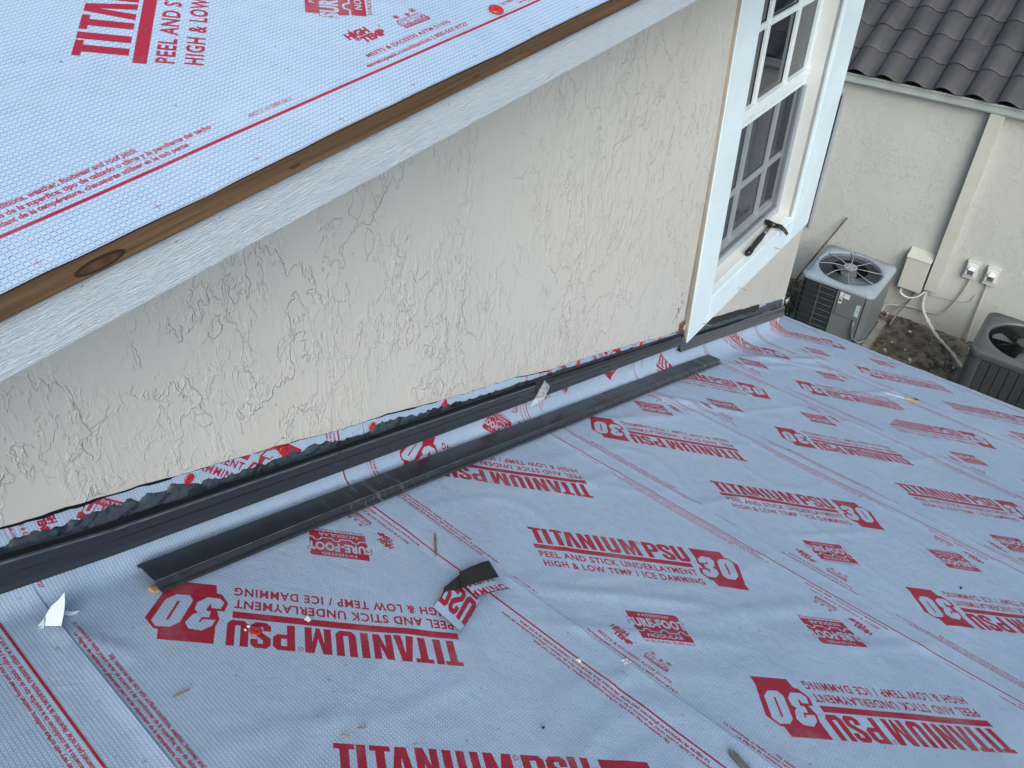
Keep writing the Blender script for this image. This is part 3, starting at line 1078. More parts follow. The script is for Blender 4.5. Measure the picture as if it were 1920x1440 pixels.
def wrinkle(x, y):
    w = .0040 * vnoise(x * 2.0, y * 2.0, 11) + .0013 * vnoise(x * 6.1 + 3, y * 5.3, 12)
    # long soft creases
    r = 1 - np.abs(vnoise(x * 1.7 + .4 * y, y * 2.9 - .6 * x, 21)) * 2
    w += .0035 * sstep(r, .80, 1.0) * (vnoise(x * 1.1, y * 1.1, 22) + .5)
    r2 = 1 - np.abs(vnoise(x * 3.1 - 1.4 * y, y * 3.3 + 1.6 * x, 31)) * 2
    w += .0022 * sstep(r2, .84, 1.0)

    def crease(xa, ya, xb, yb, h, wd):
        dx, dy = xb - xa, yb - ya; L2 = dx * dx + dy * dy
        t = np.clip(((x - xa) * dx + (y - ya) * dy) / L2, 0, 1)
        d = np.hypot(x - xa - t * dx, y - ya - t * dy)
        return h * np.exp(-(d / wd) ** 2) * (1 - (2 * t - 1) ** 4)
    w += crease(.86, .62, 1.22, .30, .006, .014) + crease(.80, .53, 1.15, .20, .005, .012) + crease(1.1, .33, 1.5, .12, .004, .02)
    w += crease(3.15, 1.02, 3.9, .72, .010, .03) + crease(3.3, .99, 3.75, .62, .007, .02) + crease(3.0, .98, 3.5, .78, .006, .02)
    w += crease(2.2, 1.0, 2.5, .72, .006, .02) + crease(1.75, .98, 2.3, .80, .004, .02)
    w += crease(.12, .98, .14, .55, .005, .018) + crease(.10, 1.02, .19, .86, .006, .012)
    w += crease(.62, .06, .95, -.10, .005, .018)
    w += crease(.118, .985, .085, .86, .004, .006) + crease(.13, .98, .165, .90, .004, .007) + crease(.14, .975, .20, .93, .003, .006)
    for (xa, ya, xb, yb, h_, w_) in ((.95, .58, 1.20, .45, .0035, .008), (1.0, .50, 1.3, .34, .003, .007), (1.55, .55, 1.95, .40, .004, .010), (1.7, .30, 2.05, .12, .004, .010),
                                     (2.4, .75, 2.9, .60, .005, .012), (2.6, .25, 3.1, .05, .004, .012), (1.2, .80, 1.6, .74, .004, .010), (.70, .35, .95, .33, .003, .007),
                                     (.40, .55, .62, .50, .003, .008), (3.3, .55, 3.9, .35, .005, .014), (.45, .28, .75, .22, .003, .008), (1.35, .05, 1.6, -.12, .004, .010)):
        w += crease(xa, ya, xb, yb, h_, w_)
    w += .020 * np.exp(-(((x - 4.46) / .08) ** 2)) * 0
    return w


def sheet(i, ph, name, label, y_lo=YF, y_hi=None, slant=0.0, lift=0.0):
    La = LINE[i] * U
    nv = 66
    v = np.linspace(-.0087, .9054, nv)
    vmax = .900 if i == 6 else min(.9054, (LINE[i + 1] - LINE[i] + .067) * U)
    v = np.linspace(-.0087, vmax, nv)
    r_of = lambda x: .030 + .021 * np.clip(x, 0, 4.2)
    dt = .0125
    ts = np.arange(y_lo, 1.45, dt)
    V_, T_ = np.meshgrid(v, ts)
    A = La + V_
    X = A / NN
    T = T_.copy()
    if y_hi is not None:                      # cut end with a slant
        tmax = y_hi + slant * (V_ - .45)
        T = np.minimum(T, tmax)
    yw = Y0 + math.tan(DL) * X + .007
    r = r_of(X)
    yc = yw - r
    arc = r * math.pi / 2
    over = T - yc
    ang = np.clip(over / r, 0, math.pi / 2)
    yy = np.where(over <= 0, T, yc + r * np.sin(ang))
    hh = np.where(over <= 0, 0, r * (1 - np.cos(ang)) + np.maximum(over - arc, 0))
    # past the corner of the wall the sheet lies flat
    flat = sstep(X, 4.10, 4.19)
    Tf = np.minimum(T, 1.235)
    yy = yy * (1 - flat) + Tf * flat
    hh = hh * (1 - flat)
    top = .232 + .004 * vnoise(X * 9, X * 0 + i, 5)
    capm = hh > top
    hh = np.minimum(hh, top)
    base = wrinkle(X, yy) * (1 - .6 * sstep(over, -.02, .03)) + .0035
    base += .008 * np.clip(X / 4, 0, 1) * vnoise(X * 4.2, yy * 5, 41) * sstep(over, -.12, -.01) * (1 - sstep(over, .06, .12))
    # lap: raise where this strip lies over the next one down the slope
    nxt = LINE.get(i + 1)
    if nxt is not None:
        vl = (nxt - LINE[i]) * U - .0087
        base += .0026 * sstep(V_, vl - .012, vl + .002)
        base += .0022 * sstep(V_, vmax - .022, vmax) * (vnoise(T * 5, T * 0 + i * 3.3, 51) + .35)
    base += lift
    Z = zroof(X) + hh + base
    Yo = yy - base * .3 * (over > 0)
    P = np.stack([X.ravel(), Yo.ravel(), Z.ravel()], 1)
    uu = -(T - ph * U) * 1000 / PER
    vv = (V_ * 1000 - V0) / (V1 - V0)
    UVs = np.stack([uu.ravel(), vv.ravel()], 1)
    n_t = len(ts)
    keep = ~capm
    idx = np.arange(n_t * nv).reshape(n_t, nv)
    q = np.stack([idx[:-1, :-1], idx[:-1, 1:], idx[1:, 1:], idx[1:, :-1]], -1)
    ok = (keep[:-1, :-1] | keep[:-1, 1:])
    # drop collapsed rows
    moved = (T[1:, :-1] - T[:-1, :-1]) > 1e-6
    flatlim = ~((flat[:-1, :-1] > .5) & (T[:-1, :-1] > 1.235))
    q = q[ok & moved & flatlim]
    o = obj(name, P, q.tolist(), M_UND, None, True, uv=UVs)
    tag(o, label, "roof underlayment", "printed underlayment strips across the lower roof")
    return o


sheet(-1, PHASE[-1], "underlayment_strip", "underlayment strip on the lower roof highest up the slope, out past the left edge")
sheet(0, PHASE[0], "underlayment_strip", "underlayment strip in the bottom left corner beside the white plastic offcut")
sheet(1, PHASE[1], "underlayment_strip", "underlayment strip under the near end of the loose drip edge, torn scrap at its edge")
sheet(2, PHASE[2], "underlayment_strip", "underlayment strip with white crumbs, next one down the slope from the torn scrap")
sheet(3, PHASE[3], "underlayment_strip", "third full underlayment strip down the slope, just below the white crumbs")
sheet(4, PHASE[4], "underlayment_strip", "underlayment strip under the far end of the loose drip edge")
sheet(5, .259, "underlayment_strip", "underlayment strip below the window casing, cut end lapped over its neighbour", y_lo=.300, y_hi=None, slant=0.0, lift=.0018)
sheet(5, .319, "underlayment_strip", "underlayment strip whose cut end lies under the next piece, near the putty knife", y_hi=.36)
sheet(6, PHASE[6], "underlayment_strip", "underlayment strip along the far roof edge above the two condensers")


# underlayment on the upper roof
def upper_sheet(v_shift, u_shift, label, lift):
    nu, nv = 420, 60
    S = np.linspace(-1.5, 3.6, nu); v = np.linspace(-.0087, .9054, nv)
    SS, VV = np.meshgrid(S, v)
    VV = np.maximum(VV, .0125) if v_shift < 1 else VV
    nn = (VV + v_shift) / UN
    edge = np.where(VV < 0.013, .0025 * vnoise(SS * 9, SS * 0, 61) + .0015 * vnoise(SS * 33, SS * 0, 62), 0)
    nn = nn + edge
    zz = UZ0 + USU * nn + lift + .0025 * vnoise(SS * 3, nn * 3, 63) + .0015 * vnoise(SS * 11, nn * 9, 64)
    p = np.stack([E1[0] * SS + N1[0] * nn, E1[1] * SS + N1[1] * nn, zz], -1).reshape(-1, 3)
    uv = np.stack([((SS - u_shift) * 1000 / PER).ravel(), ((VV * 1000 - V0) / (V1 - V0)).ravel()], 1)
    idx = np.arange(nu * nv).reshape(nv, nu)
    q = np.stack([idx[:-1, :-1], idx[:-1, 1:], idx[1:, 1:], idx[1:, :-1]], -1).reshape(-1, 4)
    o = obj("underlayment_strip", p, q.tolist(), M_UND, None, True, uv=uv)
    tag(o, label, "roof underlayment", "printed underlayment strips on the upper roof")


upper_sheet(.685, .41, "underlayment strip on the upper roof along the brown wooden eave", .0035)
upper_sheet(.685 + .82, .9, "second underlayment strip up the upper roof, above the one at the eave", .0065)

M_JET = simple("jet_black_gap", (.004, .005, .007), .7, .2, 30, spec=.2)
M_HIGHLIGHT = simple("metal_highlight", (.10, .115, .135), .35, .4, 30)  # paler metal tone, an edge highlight put into the colour


def mat_mastic():
    m = NT("smeared_mastic")
    g = m.n('ShaderNodeNewGeometry')
    mp = m.n('ShaderNodeMapping'); mp.inputs['Scale'].default_value = (1, 1, 2.2); m.l(g.outputs['Position'], mp.inputs[0])
    a = m.noise(mp.outputs[0], 17, 5, .65, 1.0); b_ = m.noise(mp.outputs[0], 60, 3, .6)
    m.col(m.ramp(a, [(.44, (.013, .017, .027)), (.47, (.040, .052, .074)), (.58, (.048, .062, .086)), (.60, (.026, .034, .050))]))
    m.rough(m.ramp(a, [(.4, .3), (.6, .5)])); m.bump(m.math('ADD', a, m.math('MULTIPLY', b_, .3)), .5, .0015)
    return m.mat


M_MAST = mat_mastic()
# ------------------------------------------------------------------ wall flashing and mastic
def hline(S, h): return -U - SL * (S * E1[0]) + h


def band(name, S0, S1, prof_fn, mat, step=.02, smooth=False):
    """prof_fn(S) -> list of (off, h)"""
    Sx = np.arange(S0, S1 + 1e-6, step)
    vs, fs = [], []
    m = None
    for S in Sx:
        pr = prof_fn(S)
        m = len(pr)
        vs += [W(S, o_, hline(S, h_)) for o_, h_ in pr]
    for i in range(len(Sx) - 1):
        for k in range(m - 1):
            a = i * m + k
            fs.append((a, a + 1, a + m + 1, a + m))
    o = obj(name, vs, fs, mat, None, smooth)
    child(o)
    return o


def hb(S): return float(np.interp(S, [-1.6, .1, .27, .9, 2.73, 4.2], [.083, .083, .081, .096, .146, .150]))
def ht(S): return float(np.interp(S, [-1.6, .12, .29, .9, 1.6, 2.7, 4.2], [.142, .141, .134, .149, .163, .175, .170]))
def wob(S, a, f, sd): return a * float(vnoise(np.array([S * f]), np.array([.3]), sd)[0])


def prof_main(S):
    t, bt = ht(S), hb(S)
    return [(-.006, t + .016), (.004, t + .012), (.010, t + .004), (.013, t), (.0115, t - .004), (.012, (t + bt) / 2 + .012), (.0145, (t + bt) / 2 + .006),
            (.013, (t + bt) / 2), (.016, bt + .010), (.020, bt + .003), (.021, bt), (.018, bt - .001), (-.004, bt + .004)]


band("wall_flashing", -1.6, 1.60, prof_main, M_FLASH)
band("wall_flashing", 1.585, 2.70, lambda S: [(o_ + .002 if o_ > 0 else o_, h_ + .001) for o_, h_ in prof_main(S)], M_FLASH)


def prof_right(S):
    bt = float(np.interp(S, [2.6, 4.2], [.098, .106])); t = bt + .054
    return [(-.006, t + .020), (.004, t + .012), (.009, t + .002), (.0105, t), (.009, t - .004), (.010, bt + .028), (.0125, bt + .022), (.012, bt + .016), (.018, bt + .004), (.019, bt), (.016, bt - .001), (-.004, bt + .004)]


band("wall_flashing", 2.69, 4.19, prof_right, M_FLASH2)


def mastic_top(S):
    base = .175 + wob(S, .020, 5.0, 71) + wob(S, .020, 17, 72) + wob(S, .016, 60, 73) + wob(S, .012, 160, 74)
    if S > 2.72: base = .205 + wob(S, .022, 8, 75) + wob(S, .008, 40, 76)
    if 3.85 < S: base = .222 + wob(S, .006, 20, 77)
    return base


def prof_mast(S):
    t = mastic_top(S); lo = ht(S) + .004
    if S > 2.72: lo = .160
    md = (t + lo) / 2
    return [(-.0068, t + .002), (-.0035, t), (-.001 + wob(S, .004, 40, 78), md + .01), (.001 + wob(S, .004, 25, 79), md - .004), (.002, lo + .012), (.004, lo), (-.004, lo - .004)]


band("mastic_bead", -1.6, 2.705, prof_mast, M_MAST, .006, True)
band("mastic_bead", 2.72, 4.15, prof_mast, M_MAST, .006, True)
# dark recess line between flashing and mastic
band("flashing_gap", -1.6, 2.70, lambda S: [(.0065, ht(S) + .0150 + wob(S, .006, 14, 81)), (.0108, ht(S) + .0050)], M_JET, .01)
band("flashing_highlight", -1.6, 2.70, lambda S: [(.0125, ht(S) + .0022), (.0142, ht(S) + .0004), (.0138, ht(S) - .0012)], M_HIGHLIGHT, .01)  # pale band along the ridge, a painted highlight line
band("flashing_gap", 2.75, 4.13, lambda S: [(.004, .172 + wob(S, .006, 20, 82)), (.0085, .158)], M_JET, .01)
# black strip under the stucco edge: felt edge with its shadow line painted in
def felt_shadow_drop(S):
    return max(0.0, .0010 + wob(S, .010, 3.0, 86) + wob(S, .007, 23, 87) + (.003 if S < .42 else 0))
band("felt_shadow_edge", -1.6, 2.70, lambda S: [(-.0045, stucco_bottom(S) - hline(S, 0) + .012), (-.0042, stucco_bottom(S) - hline(S, 0) - felt_shadow_drop(S))], M_JET, .006)
# broken out pocket of black felt below the right stucco edge
band("exposed_felt", 2.80, 3.72, lambda S: [(-.004, .25), (-.001 + wob(S, .003, 60, 83), .222 + wob(S, .01, 30, 84)), (-.001, .192 + wob(S, .016, 22, 85))], M_BLACK, .01)

# white torn caulk at the far wall corner
cv = MB()
p = Vector(W(4.15, .012, hline(4.15, .225)))
for k in range(11):
    q = [p + Vector((random.uniform(-.022, .034), random.uniform(-.016, .004), random.uniform(-.026, .014))) for _ in range(3)]
    cv.add([tuple(v) for v in q], [(0, 1, 2)])
child(cv.build("caulk_shreds", M_LABEL))
tb = MB()
for k in range(16):
    S = 2.64 + random.gauss(0, .012); z = -2.10 + random.gauss(0, .05); r_ = random.uniform(.002, .005)
    c0 = W(S, .0012, z); tb.add([W(S - r_, .0012, z), W(S, .0012, z - r_ * 1.6), W(S + r_ * .8, .0012, z), W(S, .0022, z + r_ * 1.8)], [(0, 1, 2, 3)])
o = child(tb.build("tar_specks", M_BLACK)); tag(o, kind="stuff")
fn = MB()
for k in range(70):
    S = random.uniform(.1, 1.6); z = ze - .0245 - abs(random.gauss(0, .006)); r_ = random.uniform(.0004, .0012)
    q = lambda a_, b_, o_: tuple(E1 * (S + a_) + N1 * (NE + .0075 - o_) + np.array([0, 0, z + b_]))
    fn.add([q(-r_, 0, .0006), q(0, -r_, .0006), q(r_, 0, .0006), q(0, r_, .0012)], [(0, 1, 2, 3)])
o = child(fn.build("dirt_specks", M_BLACK)); tag(o, kind="stuff")
# split shims and torn print under the tip of the casing
sh_ = MB()
sh_.hexa([W(2.675, -.01, -2.305), W(2.705, -.01, -2.31), W(2.705, -.004, -2.31), W(2.675, -.004, -2.305), W(2.665, .012, -2.20), W(2.70, .012, -2.20), W(2.70, -.004, -2.20), W(2.665, -.004, -2.20)])
child(sh_.build("casing_backer", simple("split_backer", (.13, .075, .05), .8, .5, 90)))

# ------------------------------------------------------------------ plastic cap nails
def capnail(p, nrm, label, r=.0105):
    o = thing("cap_nail", label, "nail", p, "red plastic cap nails")
    z = Vector(nrm).normalized()
    q = z.to_track_quat('Z', 'Y')
    o.rotation_mode = 'QUATERNION'; o.rotation_quaternion = q
    m = MB(); n = 20
    prof = [(0.0001, .0012), (r * .3, .0012), (r * .42, .0026), (r * .8, .0028), (r, .0014), (r, 0)]
    for (rr, zz) in prof:
        m.v += [(rr * math.cos(2 * math.pi * k / n), rr * math.sin(2 * math.pi * k / n), zz) for k in range(n)]
    for a in range(len(prof) - 1):
        for k in range(n):
            m.f.append((a * n + k, a * n + (k + 1) % n, (a + 1) * n + (k + 1) % n, (a + 1) * n + k)[::-1]); m.m.append(0)
    m.build("cap", M_RED, o, True)
    MB().disc((0, 0), 0, r * .2, .0012, .0035, 10).build("nail_head", M_STEEL, o)


nw = tuple(-N1)
capnail(W(.449, -.004, hline(.449, .188)), nw, "red cap nail under the stucco, nearest the left edge, fully exposed")
capnail(W(.661, -.004, hline(.661, .192)), nw, "red cap nail under the stucco beside the torn red lettering")
capnail(W(.915, -.004, hline(.915, .184)), nw, "red cap nail under the stucco half buried in the grey mastic")
capnail(W(1.175, -.004, hline(1.175, .188)), nw, "red cap nail under the stucco near the small dark notch")
capnail(W(1.86, -.004, hline(1.86, .192)), nw, "red cap nail under the stucco right of the clear film flap")
capnail(W(2.33, -.004, hline(2.33, .198)), nw, "second red cap nail from the window casing under the stucco")
capnail(W(2.505, -.004, hline(2.505, .198)), nw, "red cap nail under the stucco nearest the window casing")
RN = (SL / NN, 0, 1 / NN)
capnail((.362, .812, zroof(.362) + .006), RN, "red cap nail lying on the large red letters near the drip edge", .0115)
pu = UR(.965, .738, .0065)
capnail(pu, (-USU * N1[0], -USU * N1[1], 1), "red cap nail on the red line of the upper roof", .0115)

# ------------------------------------------------------------------ loose drip edge lying on the roof
def de_pt(t, s, h):
    """t 0..1 along, s across (m, toward the camera side), h above roof"""
    xa, ya = .286, 1.036
    xb, yb = 2.985, 1.062
    x = xa + (xb - xa) * t; y = ya + (yb - ya) * t - s
    bow = .004 * math.sin(math.pi * t)
    return (x, y, zroof(x) + .008 + h + bow + .002 * math.sin(9 * t))


de = thing("drip_edge", "long loose charcoal drip edge under scratched film, lying on the roof along the wall", "drip edge", de_pt(.5, .04, 0))
prof = [(-.030, .004), (-.012, .004), (-.010, .012), (-.009, .017), (.046, .021), (.050, .019), (.052, .004), (.058, .0035), (.062, .002)]
th = .0012
ns = 80
vs, fs = [], []
for i in range(ns + 1):
    t = i / ns
    top = [de_pt(t, s + (.0015 * math.sin(t * 40) if s > .05 else 0), h + th) for s, h in prof]
    bot = [de_pt(t, s, h) for s, h in prof]
    vs += top + bot[::-1]
m_ = len(prof) * 2
for i in range(ns):
    for k in range(m_):
        a = i * m_ + k; b_ = i * m_ + (k + 1) % m_
        fs.append((a, b_, b_ + m_, a + m_))
fs.append(tuple(range(m_))[::-1]); fs.append(tuple(ns * m_ + k for k in range(m_)))
o = obj("metal_profile", vs, fs, M_DRIP)
o.parent = de; o.matrix_parent_inverse = Matrix.Translation(-Vector(de.location))
hm_ = MB(); hm_.tube([de_pt(i / 60, .0485, .0212 + th) for i in range(61)], .0009, 4)  # pale tubes along both folds stand in for highlights
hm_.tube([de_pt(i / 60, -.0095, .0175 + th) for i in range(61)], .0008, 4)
o = hm_.build("fold_highlights", M_HIGHLIGHT); o.parent = de; o.matrix_parent_inverse = Matrix.Translation(-Vector(de.location))
sp = thing("wood_block", "small raw wood chip sticking out under the near end of the drip edge", "wood chip", de_pt(0, .04, 0))
mb = MB()
pp = [de_pt(-.002, .042, -.004), de_pt(.004, .034, -.004), de_pt(.002, .052, -.004)]
mb.hexa([de_pt(-.006, .040, -.006), de_pt(.006, .040, -.006), de_pt(.006, .054, -.006), de_pt(-.004, .052, -.006),
         de_pt(-.004, .040, .004), de_pt(.006, .042, .003), de_pt(.006, .053, .0035), de_pt(-.003, .052, .002)])
o = mb.build("chip", M_SPLINT); o.parent = sp; o.matrix_parent_inverse = Matrix.Translation(-Vector(sp.location))

# ------------------------------------------------------------------ small things on the roof
def R3(x, y, h): return Vector((x, y, zroof(x) + h))


def place(o, par):
    o.parent = par; o.matrix_parent_inverse = Matrix.Translation(-Vector(par.location)); return o


def solo(mb, name, label, cat, mat, group=None, smooth=False):
    o = mb.build(name, mat, None, smooth)
    tag(o, label, cat, group)
    return o


def surf_grid(fn, nu=14, nv=10):
    vs = [fn(i / (nu - 1), j / (nv - 1)) for j in range(nv) for i in range(nu)]
    fs = [(j * nu + i, j * nu + i + 1, (j + 1) * nu + i + 1, (j + 1) * nu + i) for j in range(nv - 1) for i in range(nu - 1)]
    return vs, fs


# white plastic offcut standing on its folded edge
off = thing("plastic_offcut", "bent white plastic offcut with pointed tips standing near the bottom left corner", "offcut", R3(.125, .99, .006))
Cn = R3(.12, .985, 0)


def tri_sheet(pts, name):
    """pts list of Vector outline, thickened"""
    n = Vector((-.4, -.75, .5)).normalized() * .0012
    vs = [tuple(p) for p in pts] + [tuple(p + n) for p in pts]
    k = len(pts)
    fs = [tuple(range(k))[::-1], tuple(range(k, 2 * k))] + [(i, (i + 1) % k, k + (i + 1) % k, k + i) for i in range(k)]
    o = obj(name, vs, fs, M_PAPER); place(o, off)


tri_sheet([Vector(p) for p in ((.1555, 1.0071, -1.1637), (.1488, .9990, -1.1744), (.1386, .9907, -1.1867), (.1264, .9837, -1.1991), (.1081, 1.0000, -1.1938),
                               (.1149, 1.0071, -1.1841), (.1300, 1.0093, -1.1746), (.1432, 1.0070, -1.1700))], "main_leaf")
tri_sheet([Vector((.1136, 1.0030, -1.1805)), Vector((.1075, .9990, -1.1915)), Vector((.1017, .9965, -1.2003)), R3(.084, 1.004, .0035), Vector((.1000, 1.0080, -1.1930))], "left_tip")
tri_sheet([Vector(p) for p in ((.1436, 1.0156, -1.2085), (.1529, 1.0066, -1.2150), (.1632, 1.0026, -1.2186), (.1555, 1.0010, -1.2191), (.1479, 1.0033, -1.2169), (.1394, 1.0109, -1.2114))], "right_tip")

# wood splinters
M_SPL2 = simple('weathered_splinter', (.22, .15, .09), .8, .35, 60)
for (xa, ya, xb, yb, wd, lab) in ((.846, .834, .787, .777, .005, "tan wood splinter lying across the red line near the drip edge"),
                                  (.185, .767, .213, .766, .0035, "short brown wood splinter on bare underlayment at lower left"),
                                  (.500, .998, .512, .985, .003, "thin wood sliver beside the near part of the drip edge"),
                                  (.335, .562, .345, .552, .0028, "pale wood sliver above the bottom red lettering, left one of two"),
                                  (.362, .556, .378, .547, .0028, "pale wood sliver above the bottom red lettering, right one of two")):
    mb = MB()
    a, c = R3(xa, ya, .0095), R3(xb, yb, .0085)
    d = (c - a); mid = (a + c) / 2 + Vector((0, 0, .001))
    mb.tube([a, a + d * .1, mid, a + d * .85, c], [wd * .2, wd * .5, wd * .55, wd * .5, wd * .2], 4)
    solo(mb, "wood_splinter", lab, "wood splinter", M_SPL2, "wood splinters on the roof")


def crumb(cx, cy, n, spread, size, label, mat=M_CHIP):
    mb = MB()
    for k in range(n):
        x = cx + random.gauss(0, spread); y = cy + random.gauss(0, spread); s = size * random.uniform(.5, 1.2)
        c = R3(x, y, .0065 + s * .3)
        vs = []
        for i in range(8):
            vs.append(tuple(c + Vector(((1 if i & 1 else -1) * s * random.uniform(.5, 1), (1 if i & 2 else -1) * s * random.uniform(.5, 1), (1 if i & 4 else -1) * s * .4 * random.uniform(.5, 1)))))
        mb.add(vs, [(0, 1, 3, 2), (4, 6, 7, 5), (0, 4, 5, 1), (1, 5, 7, 3), (3, 7, 6, 2), (2, 6, 4, 0)])
    solo(mb, "plaster_crumb", label, "debris", mat)


crumb(.870, .348, 8, .006, .0024, "cluster of white plaster crumbs on the small lettering below the emblem")
crumb(.792, .412, 3, .003, .003, "flat pale crumb touching the red line near the middle")
crumb(.451, .783, 2, .002, .005, "pale crumb on the red bar of the large lettering at lower left")
crumb(.353, .826, 4, .004, .0022, "tan crumbs on the red cap nail over the lettering")
M_DARKBIT = simple("tar_crumb", (.02, .02, .02), .6)
for (x, y, s) in ((.607, .367, .0025), (.833, .228, .002), (.819, .24, .0017), (2.329, -.041, .0042), (1.958, -.122, .0035)):
    crumb(x, y, 1, .001, s, {.607: "black tar crumb near the bottom centre of the roof", .833: "small black crumb right of the long red line at lower centre",
                            .819: "tiny black crumb left of a similar one at lower centre", 2.329: "black crumb near the right edge, the upper one",
                            1.958: "black crumb near the right edge, the lower one"}[x], M_DARKBIT)

# torn scrap of underlayment, folded
scr = thing("underlayment_scrap", "torn scrap of printed underlayment with its black tarry back folded up", "scrap", R3(.76, .64, .01))


def scrapmesh(outline, hfun, uvo, name, mat, dn=0.0):
    n = 26
    P = [np.array(p) for p in outline]      # four corners
    vs, uv = [], []
    for j in range(n):
        for i in range(n):
            s, t = i / (n - 1), j / (n - 1)
            p = (1 - s) * (1 - t) * P[0] + s * (1 - t) * P[1] + s * t * P[2] + (1 - s) * t * P[3]
            if s in (0, 1) or t in (0, 1):
                p = p + np.array([.0016 * float(vnoise(np.array([s * 17 + t * 9.]), np.array([t * 19.]), 91)[0]), .0016 * float(vnoise(np.array([s * 13.]), np.array([t * 15 + 4.]), 92)[0])])
            vs.append(tuple(R3(p[0], p[1], .009 + hfun(s, t) - dn)))
            uu, vv = uvo(s, t); uv.append((uu / PER, (vv - V0) / (V1 - V0)))
    fs = [(j * n + i, j * n + i + 1, (j + 1) * n + i + 1, (j + 1) * n + i) for j in range(n - 1) for i in range(n - 1)]
    o = obj(name, vs, fs, mat, None, True, uv=uv); place(o, scr)


# printed face, lower part: shows the big letters
A_, B_, C_, D_ = (.662, .668), (.763, .690), (.810, .668), (.664, .588)
ca = math.cos(math.radians(40)); sa_ = math.sin(math.radians(40))


def uv1(s, t):
    r = 268 * K + 105 * K * t + 30 * s * (1 - t); d = -14 * K + 78 * K * s
    return F_logo(r, d)


scrapmesh([A_, (.768, .700), (.758, .628), (.655, .592)], lambda s, t: .004 + .010 * math.sin(math.pi * s) * (1 - t) + .004 * t * (1 - s), uv1, "printed_face", M_UND)
scrapmesh([A_, (.768, .700), (.758, .628), (.655, .592)], lambda s, t: .004 + .010 * math.sin(math.pi * s) * (1 - t) + .004 * t * (1 - s), uv1, "tar_back", M_BLACK, .0022)
scrapmesh([(.768, .690), (.838, .672), (.832, .607), (.758, .640)], lambda s, t: .006 + .010 * s * t + .005 * math.sin(3 * s), lambda s, t: F_logo(300 * K + 70 * s * K, 76 * K + 48 * t * K), "printed_face", M_UND)
scrapmesh([(.768, .690), (.838, .672), (.832, .607), (.758, .640)], lambda s, t: .006 + .010 * s * t + .005 * math.sin(3 * s), lambda s, t: (0, 0), "tar_back", M_BLACK, .0024)
scrapmesh([(.775, .700), (.862, .690), (.842, .645), (.745, .668)], lambda s, t: .020 - .006 * t + .004 * math.sin(3.1 * s), lambda s, t: (0, 0), "folded_tar_back", M_BLACK)
scrapmesh([(.715, .688), (.790, .700), (.775, .672), (.690, .672)], lambda s, t: .017 - .006 * t, lambda s, t: (0, 0), "folded_tar_back", M_BLACK)

# clear film flap on the wall flashing
fl = MB()
q0 = Vector(W(1.64, .014, hline(1.64, .142)))
vs, fs = surf_grid(lambda s, t: tuple(Vector(W(1.625 - .085 * t + .105 * s * t, .018 + .014 * math.sin(math.pi * s) * t + .006 * t, hline(1.6, .168 - .046 * t + .010 * s * t)))), 12, 10)
fl.add(vs, fs)
ff = fl.build("film_flap", M_CLEAR, None, True)
tag(ff, "loose flap of clear protective film hanging from the wall flashing", "plastic film")

# putty knife near the far right
M_TANH = simple("tan_handle", (.34, .25, .17), .6, .2, 30)
pk = thing("putty_knife", "thin tool with a bright metal blade and tan handle far down the roof", "tool", R3(3.70, .36, .01))
pa, pb, pc = R3(3.675, .415, .010), R3(3.715, .335, .012), R3(3.752, .272, .014)
mb = MB(); d = (pb - pa).normalized(); sd_ = d.cross(Vector(RN)).normalized()
mb.hexa([tuple(pa - sd_ * .004), tuple(pa + sd_ * .004), tuple(pb + sd_ * .009), tuple(pb - sd_ * .009),
         tuple(pa - sd_ * .004 + Vector((0, 0, .0015))), tuple(pa + sd_ * .004 + Vector((0, 0, .0015))), tuple(pb + sd_ * .009 + Vector((0, 0, .002))), tuple(pb - sd_ * .009 + Vector((0, 0, .002)))])
place(mb.build("blade", M_GALV2), pk)
mb = MB(); mb.tube([pb, pb + (pc - pb) * .3, pb + (pc - pb) * .8, pc], [.005, .0075, .008, .005], 8)
place(mb.build("handle", M_TANH, None, True), pk)
crumb(3.79, .285, 2, .008, .009, "dark crumb beside the thin bladed tool", M_DARKBIT)

# worn metal screw at the bottom edge
sc_ = thing("metal_screw", "worn metal bolt tip at the bottom edge of the photograph", "screw", R3(.826, .114, .01))
mb = MB(); a, c = R3(.835, .122, .012), R3(.812, .060, .012)
mb.tube([a, a + (c - a) * .08, a + (c - a) * .2, a + (c - a) * .5, c], [.002, .006, .0075, .0065, .006], 10)
place(mb.build("shaft", M_STEEL, None, True), sc_)

# ------------------------------------------------------------------ claw hammer on the sill
def sill_pt(S, off, dz):
    u = uS(S)
    p = Vector(WQ(u, iv1, 0)); q = Vector(W(S, off, p.z + dz)); return q


hm = thing("claw_hammer", "black claw hammer with worn grip lying on the white window sill", "hammer", sill_pt(3.45, -.02, 0))
h0, h1 = sill_pt(3.37, -.010, .020), sill_pt(3.705, -.034, .026)
mb = MB(); dv = h1 - h0
ts_ = [0, .04, .1, .2, .5, .62, .7, 1.0]
rs_ = [.013, .0165, .0160, .0125, .0135, .0115, .009, .009]
mb.tube([h0 + dv * t for t in ts_], rs_, 12, 0)
place(mb.build("handle", M_BLK, None, True), hm)
mb = MB(); mb.tube([h0 + dv * .68, h0 + dv * .83], [.0105, .0108], 10)
place(mb.build("neck_plate", M_STEEL, None, True), hm)
